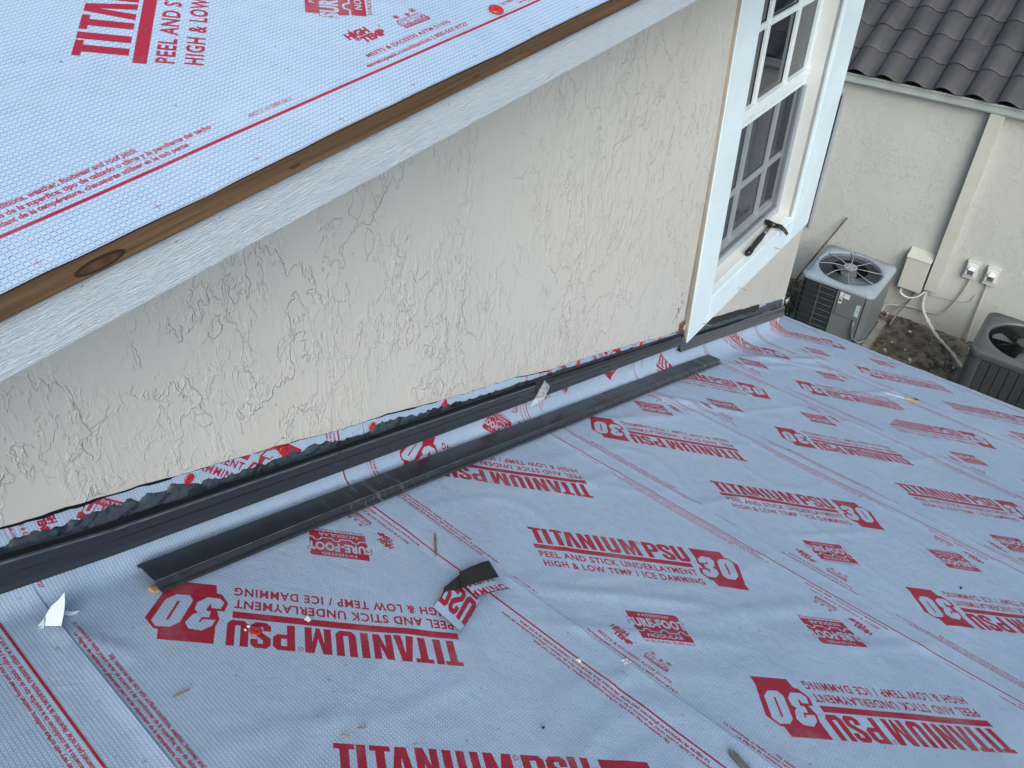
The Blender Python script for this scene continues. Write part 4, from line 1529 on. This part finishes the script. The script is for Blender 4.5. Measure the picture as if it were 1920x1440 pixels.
# head runs across the sill: face near the sash, claw curving out over the casing
mb = MB()
hc = h1 + dv.normalized() * .006
back = Vector(N1)                                  # toward the sash
side = dv.normalized()
up_ = Vector((0, 0, 1))
mb.tube([hc + back * .062 + side * .02, hc + back * .045 + side * .016], .0155, 12)
mb.tube([hc + back * .046 + side * .016, hc + back * .022 + side * .008], .0105, 12)
mb.tube([hc + back * .024 + side * .008, hc, hc - back * .024], [.015, .0155, .013], 10)
for sg in (-1, 1):
    mb.tube([hc - back * .020 + side * .003 * sg, hc - back * .045 + side * (.004 + .006 * sg) + up_ * .002, hc - back * .070 + side * (.006 * sg - .002) - up_ * .008,
             hc - back * .088 + side * (.010 * sg - .004) - up_ * .026], [.011, .009, .0065, .003], 8)
place(mb.build("head", simple("dark_forged_steel", (.045, .043, .04), .4, .4, 60, metal=.6), None, True), hm)

# ------------------------------------------------------------------ neighbour's house
nb = thing("neighbour_house", "neighbouring cream stucco house with grey concrete tile roof and white metal eave", "house", (8.8, 0, GZ))
XN = 8.5


def nchild(o): return place(o, nb)


b = MB()
b.box(XN, XN + .2, -9, 6, GZ - .2, -3.2)
nchild(b.build("stucco_wall", M_STUC2))
# eave metal: gutter-like edge
b = MB()
b.hexa([(8.385, -9, -3.245), (8.40, -9, -3.245), (8.40, 6, -3.245), (8.385, 6, -3.245), (8.375, -9, -3.175), (8.40, -9, -3.175), (8.40, 6, -3.175), (8.375, 6, -3.175)])
b.box(8.4005, XN + .01, -9, 6, -3.262, -3.235)
nchild(b.build("eave_metal", M_GALV))
b = MB(); b.tube([(8.370, -9, -3.170), (8.370, 6, -3.170)], .012, 8)
nchild(b.build("eave_lip", M_GALV2, None, True))  # lip coloured extra bright, its thin highlight painted in
b = MB(); b.add([(8.374, -9, -3.170), (8.374, 6, -3.170), (8.44, 6, -3.150), (8.44, -9, -3.150)], [(0, 3, 2, 1)])
nchild(b.build("eave_flashing", M_GALV))
MS = .5; MC = 1 / math.sqrt(1 + MS * MS)
b = MB()
b.hexa([(8.36, -9, -3.168), (13.5, -9, -3.168 + 5.14 * MS), (13.5, 6, -3.168 + 5.14 * MS), (8.36, 6, -3.168),
        (8.36, -9, -3.150), (13.5, -9, -3.150 + 5.14 * MS), (13.5, 6, -3.150 + 5.14 * MS), (8.36, 6, -3.150)])
b.v = [(x + .02, y, z) for x, y, z in b.v]
nchild(b.build("roof_deck", M_BLACK))
# tiles
TWD, TCO, TLN = .2545, .3225, .405


def tile_mesh():
    ys, hs = [], []
    n = 13
    prof = []
    for i in range(n):
        f = i / (n - 1)
        y = f * (TWD + .012)
        if f < .60:
            h = .040 * math.sin(math.pi * f / .60) ** .8 if 0 < f < .6 else 0
        else:
            h = -.004 - .010 * math.sin(math.pi * (f - .6) / .4)
        prof.append((y, h))
    th = .013
    vs = []
    for xl, dz in ((0.0, 0.014), (.012, .016), (TLN, -.006)):
        r = .004 if xl == 0 else 0
        for y, h in prof: vs.append((xl, -y, h + dz + th - r))
        for y, h in reversed(prof): vs.append((xl, -y, h + dz))
    m2 = 2 * n
    fs = []
    for a in range(2):
        for k in range(m2):
            fs.append((a * m2 + k, a * m2 + (k + 1) % m2, (a + 1) * m2 + (k + 1) % m2, (a + 1) * m2 + k))
    fs.append(tuple(range(m2))); fs.append(tuple(2 * m2 + k for k in range(m2))[::-1])
    return vs, fs


tv, tf = tile_mesh()
tobj = obj("roof_tile", tv, tf, M_TILE)
tme = tobj.data
tme.polygons.foreach_set("use_smooth", np.ones(len(tme.polygons), bool)); 
try:
    tme.set_sharp_from_angle(angle=math.radians(50))
except Exception:
    pass
first = True
ang = math.atan(MS)
cnt = 0
for row in range(9):
    for c in range(-12, 23):
        if cnt >= 299: break
        y = 2.155 + .05 + TWD * 2 - c * TWD
        if y < -4.6 or y > 3.4: continue
        if row > 6 and not (-.2 < y < 3.2): continue
        o = tobj if first else tobj.copy()
        if not first: COL.objects.link(o)
        first = False
        x = 8.285 + row * TCO * MC
        z = -3.130 + row * TCO * MC * MS + .0
        o.location = (x, y + random.uniform(-.002, .002), z + random.uniform(-.0015, .0015))
        o.rotation_euler = (random.uniform(-.006, .006), -ang + random.uniform(-.006, .006), random.uniform(-.006, .006))
        place(o, nb)
        cnt += 1
# the rest of the tiled slope, out of view
b = MB()
for (x0, x1, ya_, yb_) in ((8.29, 13.4, -9, -4.62), (10.9, 13.4, -4.62, 6), (8.29, 10.9, 3.7, 6)):
    for i in range(int((yb_ - ya_) / .06)):
        y = ya_ + i * .06; h = .03 * abs(math.sin(y * math.pi / TWD)); h2 = .03 * abs(math.sin((y + .06) * math.pi / TWD))
        za, zb = -3.115 + (x0 - 8.285) * MS, -3.115 + (x1 - 8.285) * MS
        b.add([(x0, y, za + h), (x0, y + .06, za + h2), (x1, y + .06, zb + h2), (x1, y, zb + h)], [(0, 3, 2, 1)])
o = b.build("far_tiles", M_TILE); nchild(o); tag(o, kind="stuff")
# downspout chase
b = MB()
b.hexa([(8.40, .838, -5.235), (XN - .001, .838, -5.235), (XN - .001, .955, -5.235), (8.40, .955, -5.235),
        (8.40, .838, -3.27), (XN - .001, .838, -3.27), (XN - .001, .955, -3.27), (8.40, .955, -3.27)])
o = b.build("downspout", M_CREAMBOX); nchild(o); bevel(o, .004)
# shutter track beside the window casing
b = MB(); b.box(8.46, XN - .001, 2.205, 2.235, -5.0, -3.42)
o = b.build("window_track", M_GREYV); nchild(o); bevel(o, .004)
b = MB(); b.box(8.47, XN - .001, 2.25, 3.3, -4.96, -3.46)
o = b.build("window_pane", M_GLASS); nchild(o)

# metal service box and switches on the wall
eb = thing("electrical_box", "cream metal service box with sloped lid on the neighbour wall beside the downspout", "electrical box", (8.4, 1.09, -5.28))
b = MB()
b.hexa([(8.375, .973, -5.285), (XN - .001, .973, -5.285), (XN - .001, 1.193, -5.285), (8.375, 1.193, -5.285),
        (8.375, .973, -4.905), (XN - .001, .973, -4.855), (XN - .001, 1.193, -4.855), (8.375, 1.193, -4.905)])
o = place(b.build("body", M_CREAMBOX), eb); bevel(o, .004)
b = MB(); b.hexa([(8.366, .967, -4.910), (XN - .002, .967, -4.852), (XN - .002, 1.199, -4.852), (8.366, 1.199, -4.910),
                  (8.366, .967, -4.902), (XN - .002, .967, -4.844), (XN - .002, 1.199, -4.844), (8.366, 1.199, -4.902)])
o = place(b.build("lid", M_CREAMBOX), eb); bevel(o, .003)
for k, (yy, rr) in enumerate(((1.16, .010), (1.12, .012), (1.03, .014))):
    b = MB(); b.tube([(8.44, yy, -5.289), (8.44, yy, -5.33)], rr, 8)
    place(b.build("conduit_fitting", M_STEEL, None, True), eb)


def switch(y0, y1, z0, z1, label):
    t = thing("disconnect_switch", label, "outdoor switch", (8.47, (y0 + y1) / 2, z0), "outdoor switch boxes on the neighbour wall")
    b = MB(); b.box(8.455, XN - .001, y0, y1, z0, z1); o = place(b.build("box", M_CREAMBOX), t); bevel(o, .006)
    b = MB(); b.box(8.440, 8.4545, y0 + .012, y1 - .012, z0 + .045, z1 - .018); o = place(b.build("cover", M_LABEL), t); bevel(o, .004)
    b = MB()
    b.hexa([(8.405, y0 + .030, z1 - .075), (8.4395, y0 + .022, z1 - .075), (8.4395, y1 - .022, z1 - .075), (8.405, y1 - .030, z1 - .075),
            (8.428, y0 + .040, z1 - .045), (8.4395, y0 + .034, z1 - .045), (8.4395, y1 - .034, z1 - .045), (8.428, y1 - .040, z1 - .045)])
    o = place(b.build("hood", M_LABEL), t); bevel(o, .003)
    b = MB(); b.box(8.4385, 8.4395, y0 + .030, y1 - .030, z0 + .055, z1 - .08); place(b.build("window_plate", M_WIRE), t)


switch(.575, .690, -4.985, -4.785, "outdoor switch box on the neighbour wall, nearer the downspout")
switch(.400, .515, -4.985, -4.785, "outdoor switch box on the neighbour wall, above the dark condenser")


def pipe(name, label, cat, pts, r, mat, n=8):
    # smooth the polyline
    P = [Vector(p) for p in pts]
    out = []
    for i in range(len(P) - 1):
        p0 = P[max(i - 1, 0)]; p1 = P[i]; p2 = P[i + 1]; p3 = P[min(i + 2, len(P) - 1)]
        for k in range(8):
            t = k / 8
            out.append(.5 * ((2 * p1) + (p2 - p0) * t + (2 * p0 - 5 * p1 + 4 * p2 - p3) * t * t + (3 * p1 - p0 - 3 * p2 + p3) * t ** 3))
    out.append(P[-1])
    mb = MB(); mb.tube(out, r, n)
    return solo(mb, name, label, cat, mat, None, True)


pipe("electrical_cable", "painted cable curving from the first switch box down to the pale condenser", "cable",
     [(8.47, .61, -4.99), (8.478, .64, -5.2), (8.478, .70, -5.42), (8.475, .76, -5.50), (8.475, .88, -5.53), (8.47, 1.02, -5.53), (8.43, 1.15, -5.55), (8.33, 1.22, -5.52), (8.15, 1.22, -5.5)], .009, M_CABLE)
pipe("electrical_cable", "straight painted cable dropping from the second switch box behind the dark condenser", "cable",
     [(8.47, .46, -4.99), (8.478, .46, -5.2), (8.478, .45, -5.5), (8.47, .43, -5.74)], .009, M_CABLE)
pipe("thin_cable", "thin cable sagging on the neighbour wall between the switch boxes", "cable",
     [(8.488, .52, -5.16), (8.488, .56, -5.26), (8.488, .70, -5.30), (8.488, .90, -5.33)], .004, M_CABLE)
pipe("refrigerant_pipe", "thick white wrapped pipe bending from the downspout foot to the dark condenser", "pipe",
     [(8.46, .925, -5.22), (8.45, .925, -5.36), (8.43, .89, -5.50), (8.36, .78, -5.60), (8.24, .62, -5.66), (8.10, .45, -5.66), (7.9, .34, -5.64)], [.020] * 200, M_PIPE) if False else None
mbp = MB()
pts = [(8.46, .925, -5.22), (8.45, .93, -5.36), (8.43, .90, -5.48), (8.37, .80, -5.58), (8.26, .66, -5.64), (8.12, .50, -5.65), (7.88, .34, -5.62)]
P = [Vector(p) for p in pts]; out = []
for i in range(len(P) - 1):
    p0 = P[max(i - 1, 0)]; p1 = P[i]; p2 = P[i + 1]; p3 = P[min(i + 2, len(P) - 1)]
    for k in range(8):
        t = k / 8
        out.append(.5 * ((2 * p1) + (p2 - p0) * t + (2 * p0 - 5 * p1 + 4 * p2 - p3) * t * t + (3 * p1 - p0 - 3 * p2 + p3) * t ** 3))
out.append(P[-1])
rad = [.016 + .004 * math.sin(i * 1.7) * (.3 if i < 20 else 1) + (.006 if 22 < i < 27 else 0) for i in range(len(out))]
mbp.tube(out, rad, 10)
solo(mbp, "refrigerant_pipe", "thick white wrapped pipe bending from the downspout foot to the dark condenser", "pipe", M_PIPE, None, True)
pipe("looped_cable", "pale cable looping under the service box", "cable",
     [(8.44, 1.16, -5.33), (8.42, 1.14, -5.38), (8.42, 1.06, -5.40), (8.43, .99, -5.36), (8.45, .94, -5.28)], .010, M_LABEL)
pipe("ground_cable", "grey cable slanting from the service box to the soil", "cable",
     [(8.45, 1.02, -5.33), (8.42, 1.05, -5.45), (8.36, 1.10, -5.60), (8.25, 1.12, -5.70)], .008, M_WIRE)
pipe("ground_cable", "brown cable slanting behind the grey one to the soil", "cable",
     [(8.45, 1.00, -5.33), (8.44, 1.06, -5.46), (8.42, 1.14, -5.60), (8.36, 1.20, -5.70)], .006, M_SPLINT)
M_TANH2 = simple("aged_bamboo", (.16, .10, .05), .7, .4, 14)
pipe("bamboo_stick", "thin brown bamboo stick leaning on the neighbour wall behind the pale condenser", "stick",
     [(8.46, 1.868, -4.736), (8.32, 2.04, -5.22), (8.18, 2.203, -5.72)], .010, M_TANH2)

# ------------------------------------------------------------------ condensers
def rrect(cx, cy, hx, hy, r, n=5):
    pts = []
    for (sx, sy, a0) in ((1, 1, 0), (-1, 1, 90), (-1, -1, 180), (1, -1, 270)):
        for k in range(n + 1):
            a = math.radians(a0 + 90 * k / n)
            pts.append((cx + sx * (hx - r) + r * math.cos(a), cy + sy * (hy - r) + r * math.sin(a)))
    return pts


def loft(mb, rings, m=0, cap0=False, cap1=False):
    """rings: list of (pts2d, z)"""
    b0 = len(mb.v); n = len(rings[0][0])
    for pts, z in rings: mb.v += [(x, y, z) for x, y in pts]
    for a in range(len(rings) - 1):
        for k in range(n):
            k2 = (k + 1) % n
            mb.f.append((b0 + a * n + k, b0 + a * n + k2, b0 + (a + 1) * n + k2, b0 + (a + 1) * n + k)); mb.m.append(m)
    if cap0: mb.f.append(tuple(b0 + k for k in range(n))[::-1]); mb.m.append(m)
    if cap1: mb.f.append(tuple(b0 + (len(rings) - 1) * n + k for k in range(n))); mb.m.append(m)


def circle(cx, cy, r, like):
    out = []
    for (x, y) in like:
        a = math.atan2(y - cy, x - cx); out.append((cx + r * math.cos(a), cy + r * math.sin(a)))
    return out


def ac_shell(t, cx, cy, hx, hy, zt, zb, rc, ro_, m_top, lip, mi):
    sq = rrect(cx, cy, hx, hy, rc, 12)
    # densify edges so the round opening is smooth
    dense = []
    for i in range(len(sq)):
        a, c = sq[i], sq[(i + 1) % len(sq)]
        L = math.hypot(c[0] - a[0], c[1] - a[1]); k = max(1, int(L / .04))
        dense += [(a[0] + (c[0] - a[0]) * q / k, a[1] + (c[1] - a[1]) * q / k) for q in range(k)]
    sc = lambda f: [(cx + (x - cx) * f, cy + (y - cy) * f) for x, y in dense]
    mb = MB()
    loft(mb, [(sc(1.0), zt - lip), (sc(1.012), zt - lip * .9), (sc(1.012), zt - .020), (sc(1.0), zt - .006), (sc(.975), zt), (sc(.93), zt + .001), (sc(.925), zt + .006),
              (circle(cx, cy, ro_ * 1.045, dense), zt + .010), (circle(cx, cy, ro_ * 1.0, dense), zt + .004), (circle(cx, cy, ro_ * .985, dense), zt - .03)])
    mi_ = MB(); loft(mi_, [(circle(cx, cy, ro_ * .984, dense), zt - .030), (circle(cx, cy, ro_ * .95, dense), zt - .30)])
    place(mi_.build('inner_ring', M_ACD if mi == 0 else M_BLK, None, True), t)
    place(mb.build("top_cover", m_top, None, True), t)
    return dense


def make_ac1():
    cx, cy, hx, hy = 7.775, 1.555, .350, .350
    zt, zb = -4.90, -5.62
    t = thing("condenser_unit", "pale grey square air conditioner condenser with white stickers, by the neighbour wall", "air conditioner", (cx, cy, zb))
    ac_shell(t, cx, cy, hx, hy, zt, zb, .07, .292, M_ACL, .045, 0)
    inner = rrect(cx, cy, hx - .018, hy - .018, .06, 6)
    mb = MB(); loft(mb, [(inner, zb), (inner, zt - .04)])
    place(mb.build("coil", M_ACD, None, True), t)
    # solid enamel panel: wraps the -y side and the near third of the -x side
    xs = cx - hx + .008; ysd = cy - hy + .008
    mb = MB()
    r = .06
    path = [(xs, cy - .02), (xs, cy - hy + r)] + [(cx - hx + .008 + r - r * math.cos(a), cy - hy + .008 + r - r * math.sin(a)) for a in np.linspace(0, math.pi / 2, 7)] + \
           [(cx + hx - r, ysd)] + [(cx + hx - .008 - r + r * math.sin(a), cy - hy + .008 + r - r * math.cos(a)) for a in np.linspace(0, math.pi / 2, 7)] + [(cx + hx - .008, cy - .1)]
    b0 = len(mb.v)
    for z in (zb, zt - .04): mb.v += [(x, y, z) for x, y in path]
    n = len(path)
    for k in range(n - 1): mb.f.append((k, k + 1, n + k + 1, n + k)); mb.m.append(0)
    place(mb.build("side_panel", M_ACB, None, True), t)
    # coil guard: thin bars on the -x side, wrapping the left corner
    gp = [(xs - .002, cy - .01), (xs - .002, cy + hy - r)] + [(cx - hx + .006 + r - r * math.cos(a), cy + hy - .006 - r + r * math.sin(a)) for a in np.linspace(0, math.pi / 2, 6)] + [(cx + .2, cy + hy - .004)]
    mb = MB()
    for k in range(9):
        z = zt - .075 - k * .068
        mb.tube([(x, y, z) for x, y in gp], .0018, 5)
    place(mb.build("guard_bars", M_WIRE, None, True), t)
    mb = MB()
    for k in range(44):
        y = cy - .005 + k * .0072
        if y > cy + hy - r: break
        mb.tube([(xs - .0005, y, zt - .05), (xs - .0005, y, zb + .02)], .0011, 3, cap=False)
    mb.tube([(xs - .004, cy + .145, zt - .05), (xs - .004, cy + .145, zb + .02)], .0035, 5)
    place(mb.build("guard_fins", M_ACB), t)
    mb = MB(); loft(mb, [(rrect(cx, cy, hx + .004, hy + .004, .07, 6), zb), (rrect(cx, cy, hx + .004, hy + .004, .07, 6), zb + .03)], cap0=True)
    place(mb.build("base_pan", M_ACL), t)
    # service cover, stickers
    mb = MB(); mb.box(xs - .012, xs - .0005, cy - .30, cy - .20, zt - .36, zt - .06); 
    mb = MB(); mb.box(xs - .010, xs - .001, cy - .275, cy - .045, zt - .325, zt - .05)
    o = place(mb.build("service_cover", M_ACB), t); bevel(o, .004)
    mb = MB(); mb.box(xs - .0115, xs - .0102, cy - .083, cy - .052, zt - .19, zt - .055)
    place(mb.build("sticker", M_LABEL), t)
    mb = MB(); mb.box(xs - .0125, xs - .0117, cy - .079, cy - .056, zt - .165, zt - .145); mb.box(xs - .0125, xs - .0117, cy - .079, cy - .056, zt - .135, zt - .131); mb.box(xs - .0125, xs - .0117, cy - .079, cy - .060, zt - .12, zt - .117)
    mb.box(xs - .0125, xs - .0117, cy - .079, cy - .060, zt - .107, zt - .104)
    place(mb.build("sticker_print", M_BLK), t)
    mb = MB(); mb.box(xs - .0115, xs - .0102, cy - .145, cy - .09, zt - .115, zt - .06)
    place(mb.build("sticker", M_LABEL), t)
    mb = MB(); mb.box(xs - .0115, xs - .0102, cy - .262, cy - .225, zt - .28, zt - .14)
    place(mb.build("sticker", simple("green_white_sticker", (.42, .55, .54), .5, .3, 60)), t)
    # interior
    mb = MB(); mb.disc((cx, cy), 0, .33, zt - .30, zt - .29, 40)
    place(mb.build("inner_floor", M_ACD), t)
    mb = MB()
    for k in range(90):
        a = 2 * math.pi * k / 90
        mb.tube([(cx + .286 * math.cos(a), cy + .286 * math.sin(a), zt - .035), (cx + .286 * math.cos(a), cy + .286 * math.sin(a), zt - .17)], .0018, 4, cap=False)
    place(mb.build("inner_fins", M_WIRE), t)
    for k in range(3):
        a = math.radians(20 + 120 * k); mb = MB()
        vs, fs = [], []
        for i in range(7):
            for j in range(5):
                rr = .06 + .175 * i / 6; aa = a + math.radians(-28 + 56 * j / 4) * (.7 + .3 * i / 6)
                vs.append((cx + rr * math.cos(aa), cy + rr * math.sin(aa), zt - .13 + .03 * (j / 4 - .5)))
        for i in range(6):
            for j in range(4):
                q = i * 5 + j; fs.append((q, q + 5, q + 6, q + 1))
        mb.add(vs, fs)
        place(mb.build("fan_blade", M_ACB, None, True), t)
    mb = MB(); mb.disc((cx, cy), 0, .075, zt - .20, zt - .05, 24); place(mb.build("fan_motor", M_ACB), t)
    # grille
    mb = MB()
    for k in range(14):
        rr = .288 - k * .0090
        pts = [(cx + rr * math.cos(2 * math.pi * q / 48), cy + rr * math.sin(2 * math.pi * q / 48), zt + .004 - .0 * k) for q in range(49)]
        if rr > .14: mb.tube(pts, .0016, 4, cap=False)
    place(mb.build("grille_rings", M_WIRE, None, True), t)
    for k in range(8):
        a = math.radians(12 + 45 * k); mb = MB()
        d = Vector((math.cos(a), math.sin(a), 0)); c = Vector((cx, cy, zt + .022)); tw = Vector((-math.sin(a), math.cos(a), 0)) * .03
        mb.tube([c + d * .05, c + d * .17 + Vector((0, 0, .002)), c + d * .235 + tw * .3 - Vector((0, 0, .006)), c + d * .295 + tw - Vector((0, 0, .010))], .0042, 6)
        place(mb.build("grille_spoke", M_SPOKE, None, True), t)
    mb = MB(); mb.disc((cx, cy), 0, .062, zt + .016, zt + .030, 28); place(mb.build("hub_plate", M_SPOKE), t)
    mb = MB()
    for k in range(6):
        a = math.radians(60 * k); mb.disc((cx + .04 * math.cos(a), cy + .04 * math.sin(a)), 0, .006, zt + .0302, zt + .033, 8)
    place(mb.build("hub_screws", M_BLK), t)
    mb = MB()
    for sx, sy in ((-1, -.2), (-.15, 1), (1, .2), (.15, -1)):
        mb.disc((cx + sx * .30, cy + sy * .30), 0, .007, zt + .006, zt + .014, 8)
    place(mb.build("cover_screws", M_BLK), t)
    mb = MB(); mb.box(cx - hx - .06, cx + hx + .05, cy - hy - .06, cy + hy + .05, GZ - .05, zb - .001)
    place(mb.build("concrete_pad", simple("weathered_concrete", (.20, .19, .17), .9, .3, 12, bumpd=.004, bscale=30)), t)
    mb = MB(); mb.tube([(xs - .004, cy - .24, zt - .33), (xs - .03, cy - .25, zt - .42), (xs - .03, cy - .27, zt - .52), (xs - .02, cy - .34, zt - .55), (xs + .03, cy - .42, zt - .50)], .011, 8)
    place(mb.build("conduit", M_WIRE, None, True), t)


def make_ac2():
    cx, cy, hx, hy = 7.56, -.03, .355, .355
    zt, zb = -4.90, -5.64
    t = thing("condenser_unit", "dark charcoal square condenser with ribbed panels at the right edge", "air conditioner", (cx, cy, zb))
    ac_shell(t, cx, cy, hx, hy, zt, zb, .085, .285, M_AC2, .075, 1)
    body = rrect(cx, cy, hx - .012, hy - .012, .08, 8)
    mb = MB(); loft(mb, [(body, zb), (body, zt - .06)]); place(mb.build("body", M_AC2P, None, True), t)
    # vertical ribs on the -x side
    xs = cx - hx + .012
    for k in range(7):
        y0 = cy + hy - .12 - k * .073
        mb = MB(); mb.box(xs - .010, xs - .0005, y0 - .066, y0, zb + .02, zt - .085)
        o = place(mb.build("rib_panel", M_AC2P), t); bevel(o, .003)
    # louvres at both corners of that side
    for sg in (1, -1):
        mb = MB()
        c0 = (cx - hx + .012 + .08, cy + sg * (hy - .012 - .08))
        for k in range(30):
            z = zt - .09 - k * .021
            pts = [(c0[0] - .086 * math.cos(a), c0[1] + sg * .086 * math.sin(a), z) for a in np.linspace(-.35, math.pi / 2, 8)]
            if sg > 0: pts.append((cx + .2, c0[1] + .086, z))
            mb.tube(pts, .0052, 5)
        place(mb.build("louvres", M_AC2, None, True), t)
    mb = MB(); mb.disc((cx, cy), 0, .33, zt - .36, zt - .35, 40); place(mb.build("inner_floor", M_BLK), t)
    mb = MB()
    for k in range(22):
        rr = .278 - k * .0125
        if rr < .07: break
        mb.tube([(cx + rr * math.cos(2 * math.pi * q / 48), cy + rr * math.sin(2 * math.pi * q / 48), zt - .012 + .0009 * k) for q in range(49)], .0024, 4, cap=False)
    for k in range(6):
        a = math.radians(10 + 60 * k)
        mb.tube([(cx + .06 * math.cos(a), cy + .06 * math.sin(a), zt + .008), (cx + .27 * math.cos(a), cy + .27 * math.sin(a), zt - .015)], .0028, 5)
    place(mb.build("grille", M_BLK, None, True), t)
    mb = MB(); mb.disc((cx, cy), 0, .068, zt - .10, zt + .006, 28); place(mb.build("fan_motor", M_AC2P), t)
    for k in range(3):
        a = math.radians(75 + 120 * k); mb = MB(); vs, fs = [], []
        for i in range(7):
            for j in range(5):
                rr = .07 + .18 * i / 6; aa = a + math.radians(-24 + 48 * j / 4)
                vs.append((cx + rr * math.cos(aa), cy + rr * math.sin(aa), zt - .055 + .05 * (j / 4 - .5)))
        for i in range(6):
            for j in range(4):
                q = i * 5 + j; fs.append((q, q + 5, q + 6, q + 1))
        mb.add(vs, fs); place(mb.build("fan_blade", M_BLADE, None, True), t)
    mb = MB(); mb.box(cx - hx - .05, cx + hx + .05, cy - hy - .06, cy + hy + .05, GZ - .05, zb - .001)
    place(mb.build("concrete_pad", simple("grey_pad", (.16, .155, .14), .9, .3, 12)), t)


make_ac1()
make_ac2()
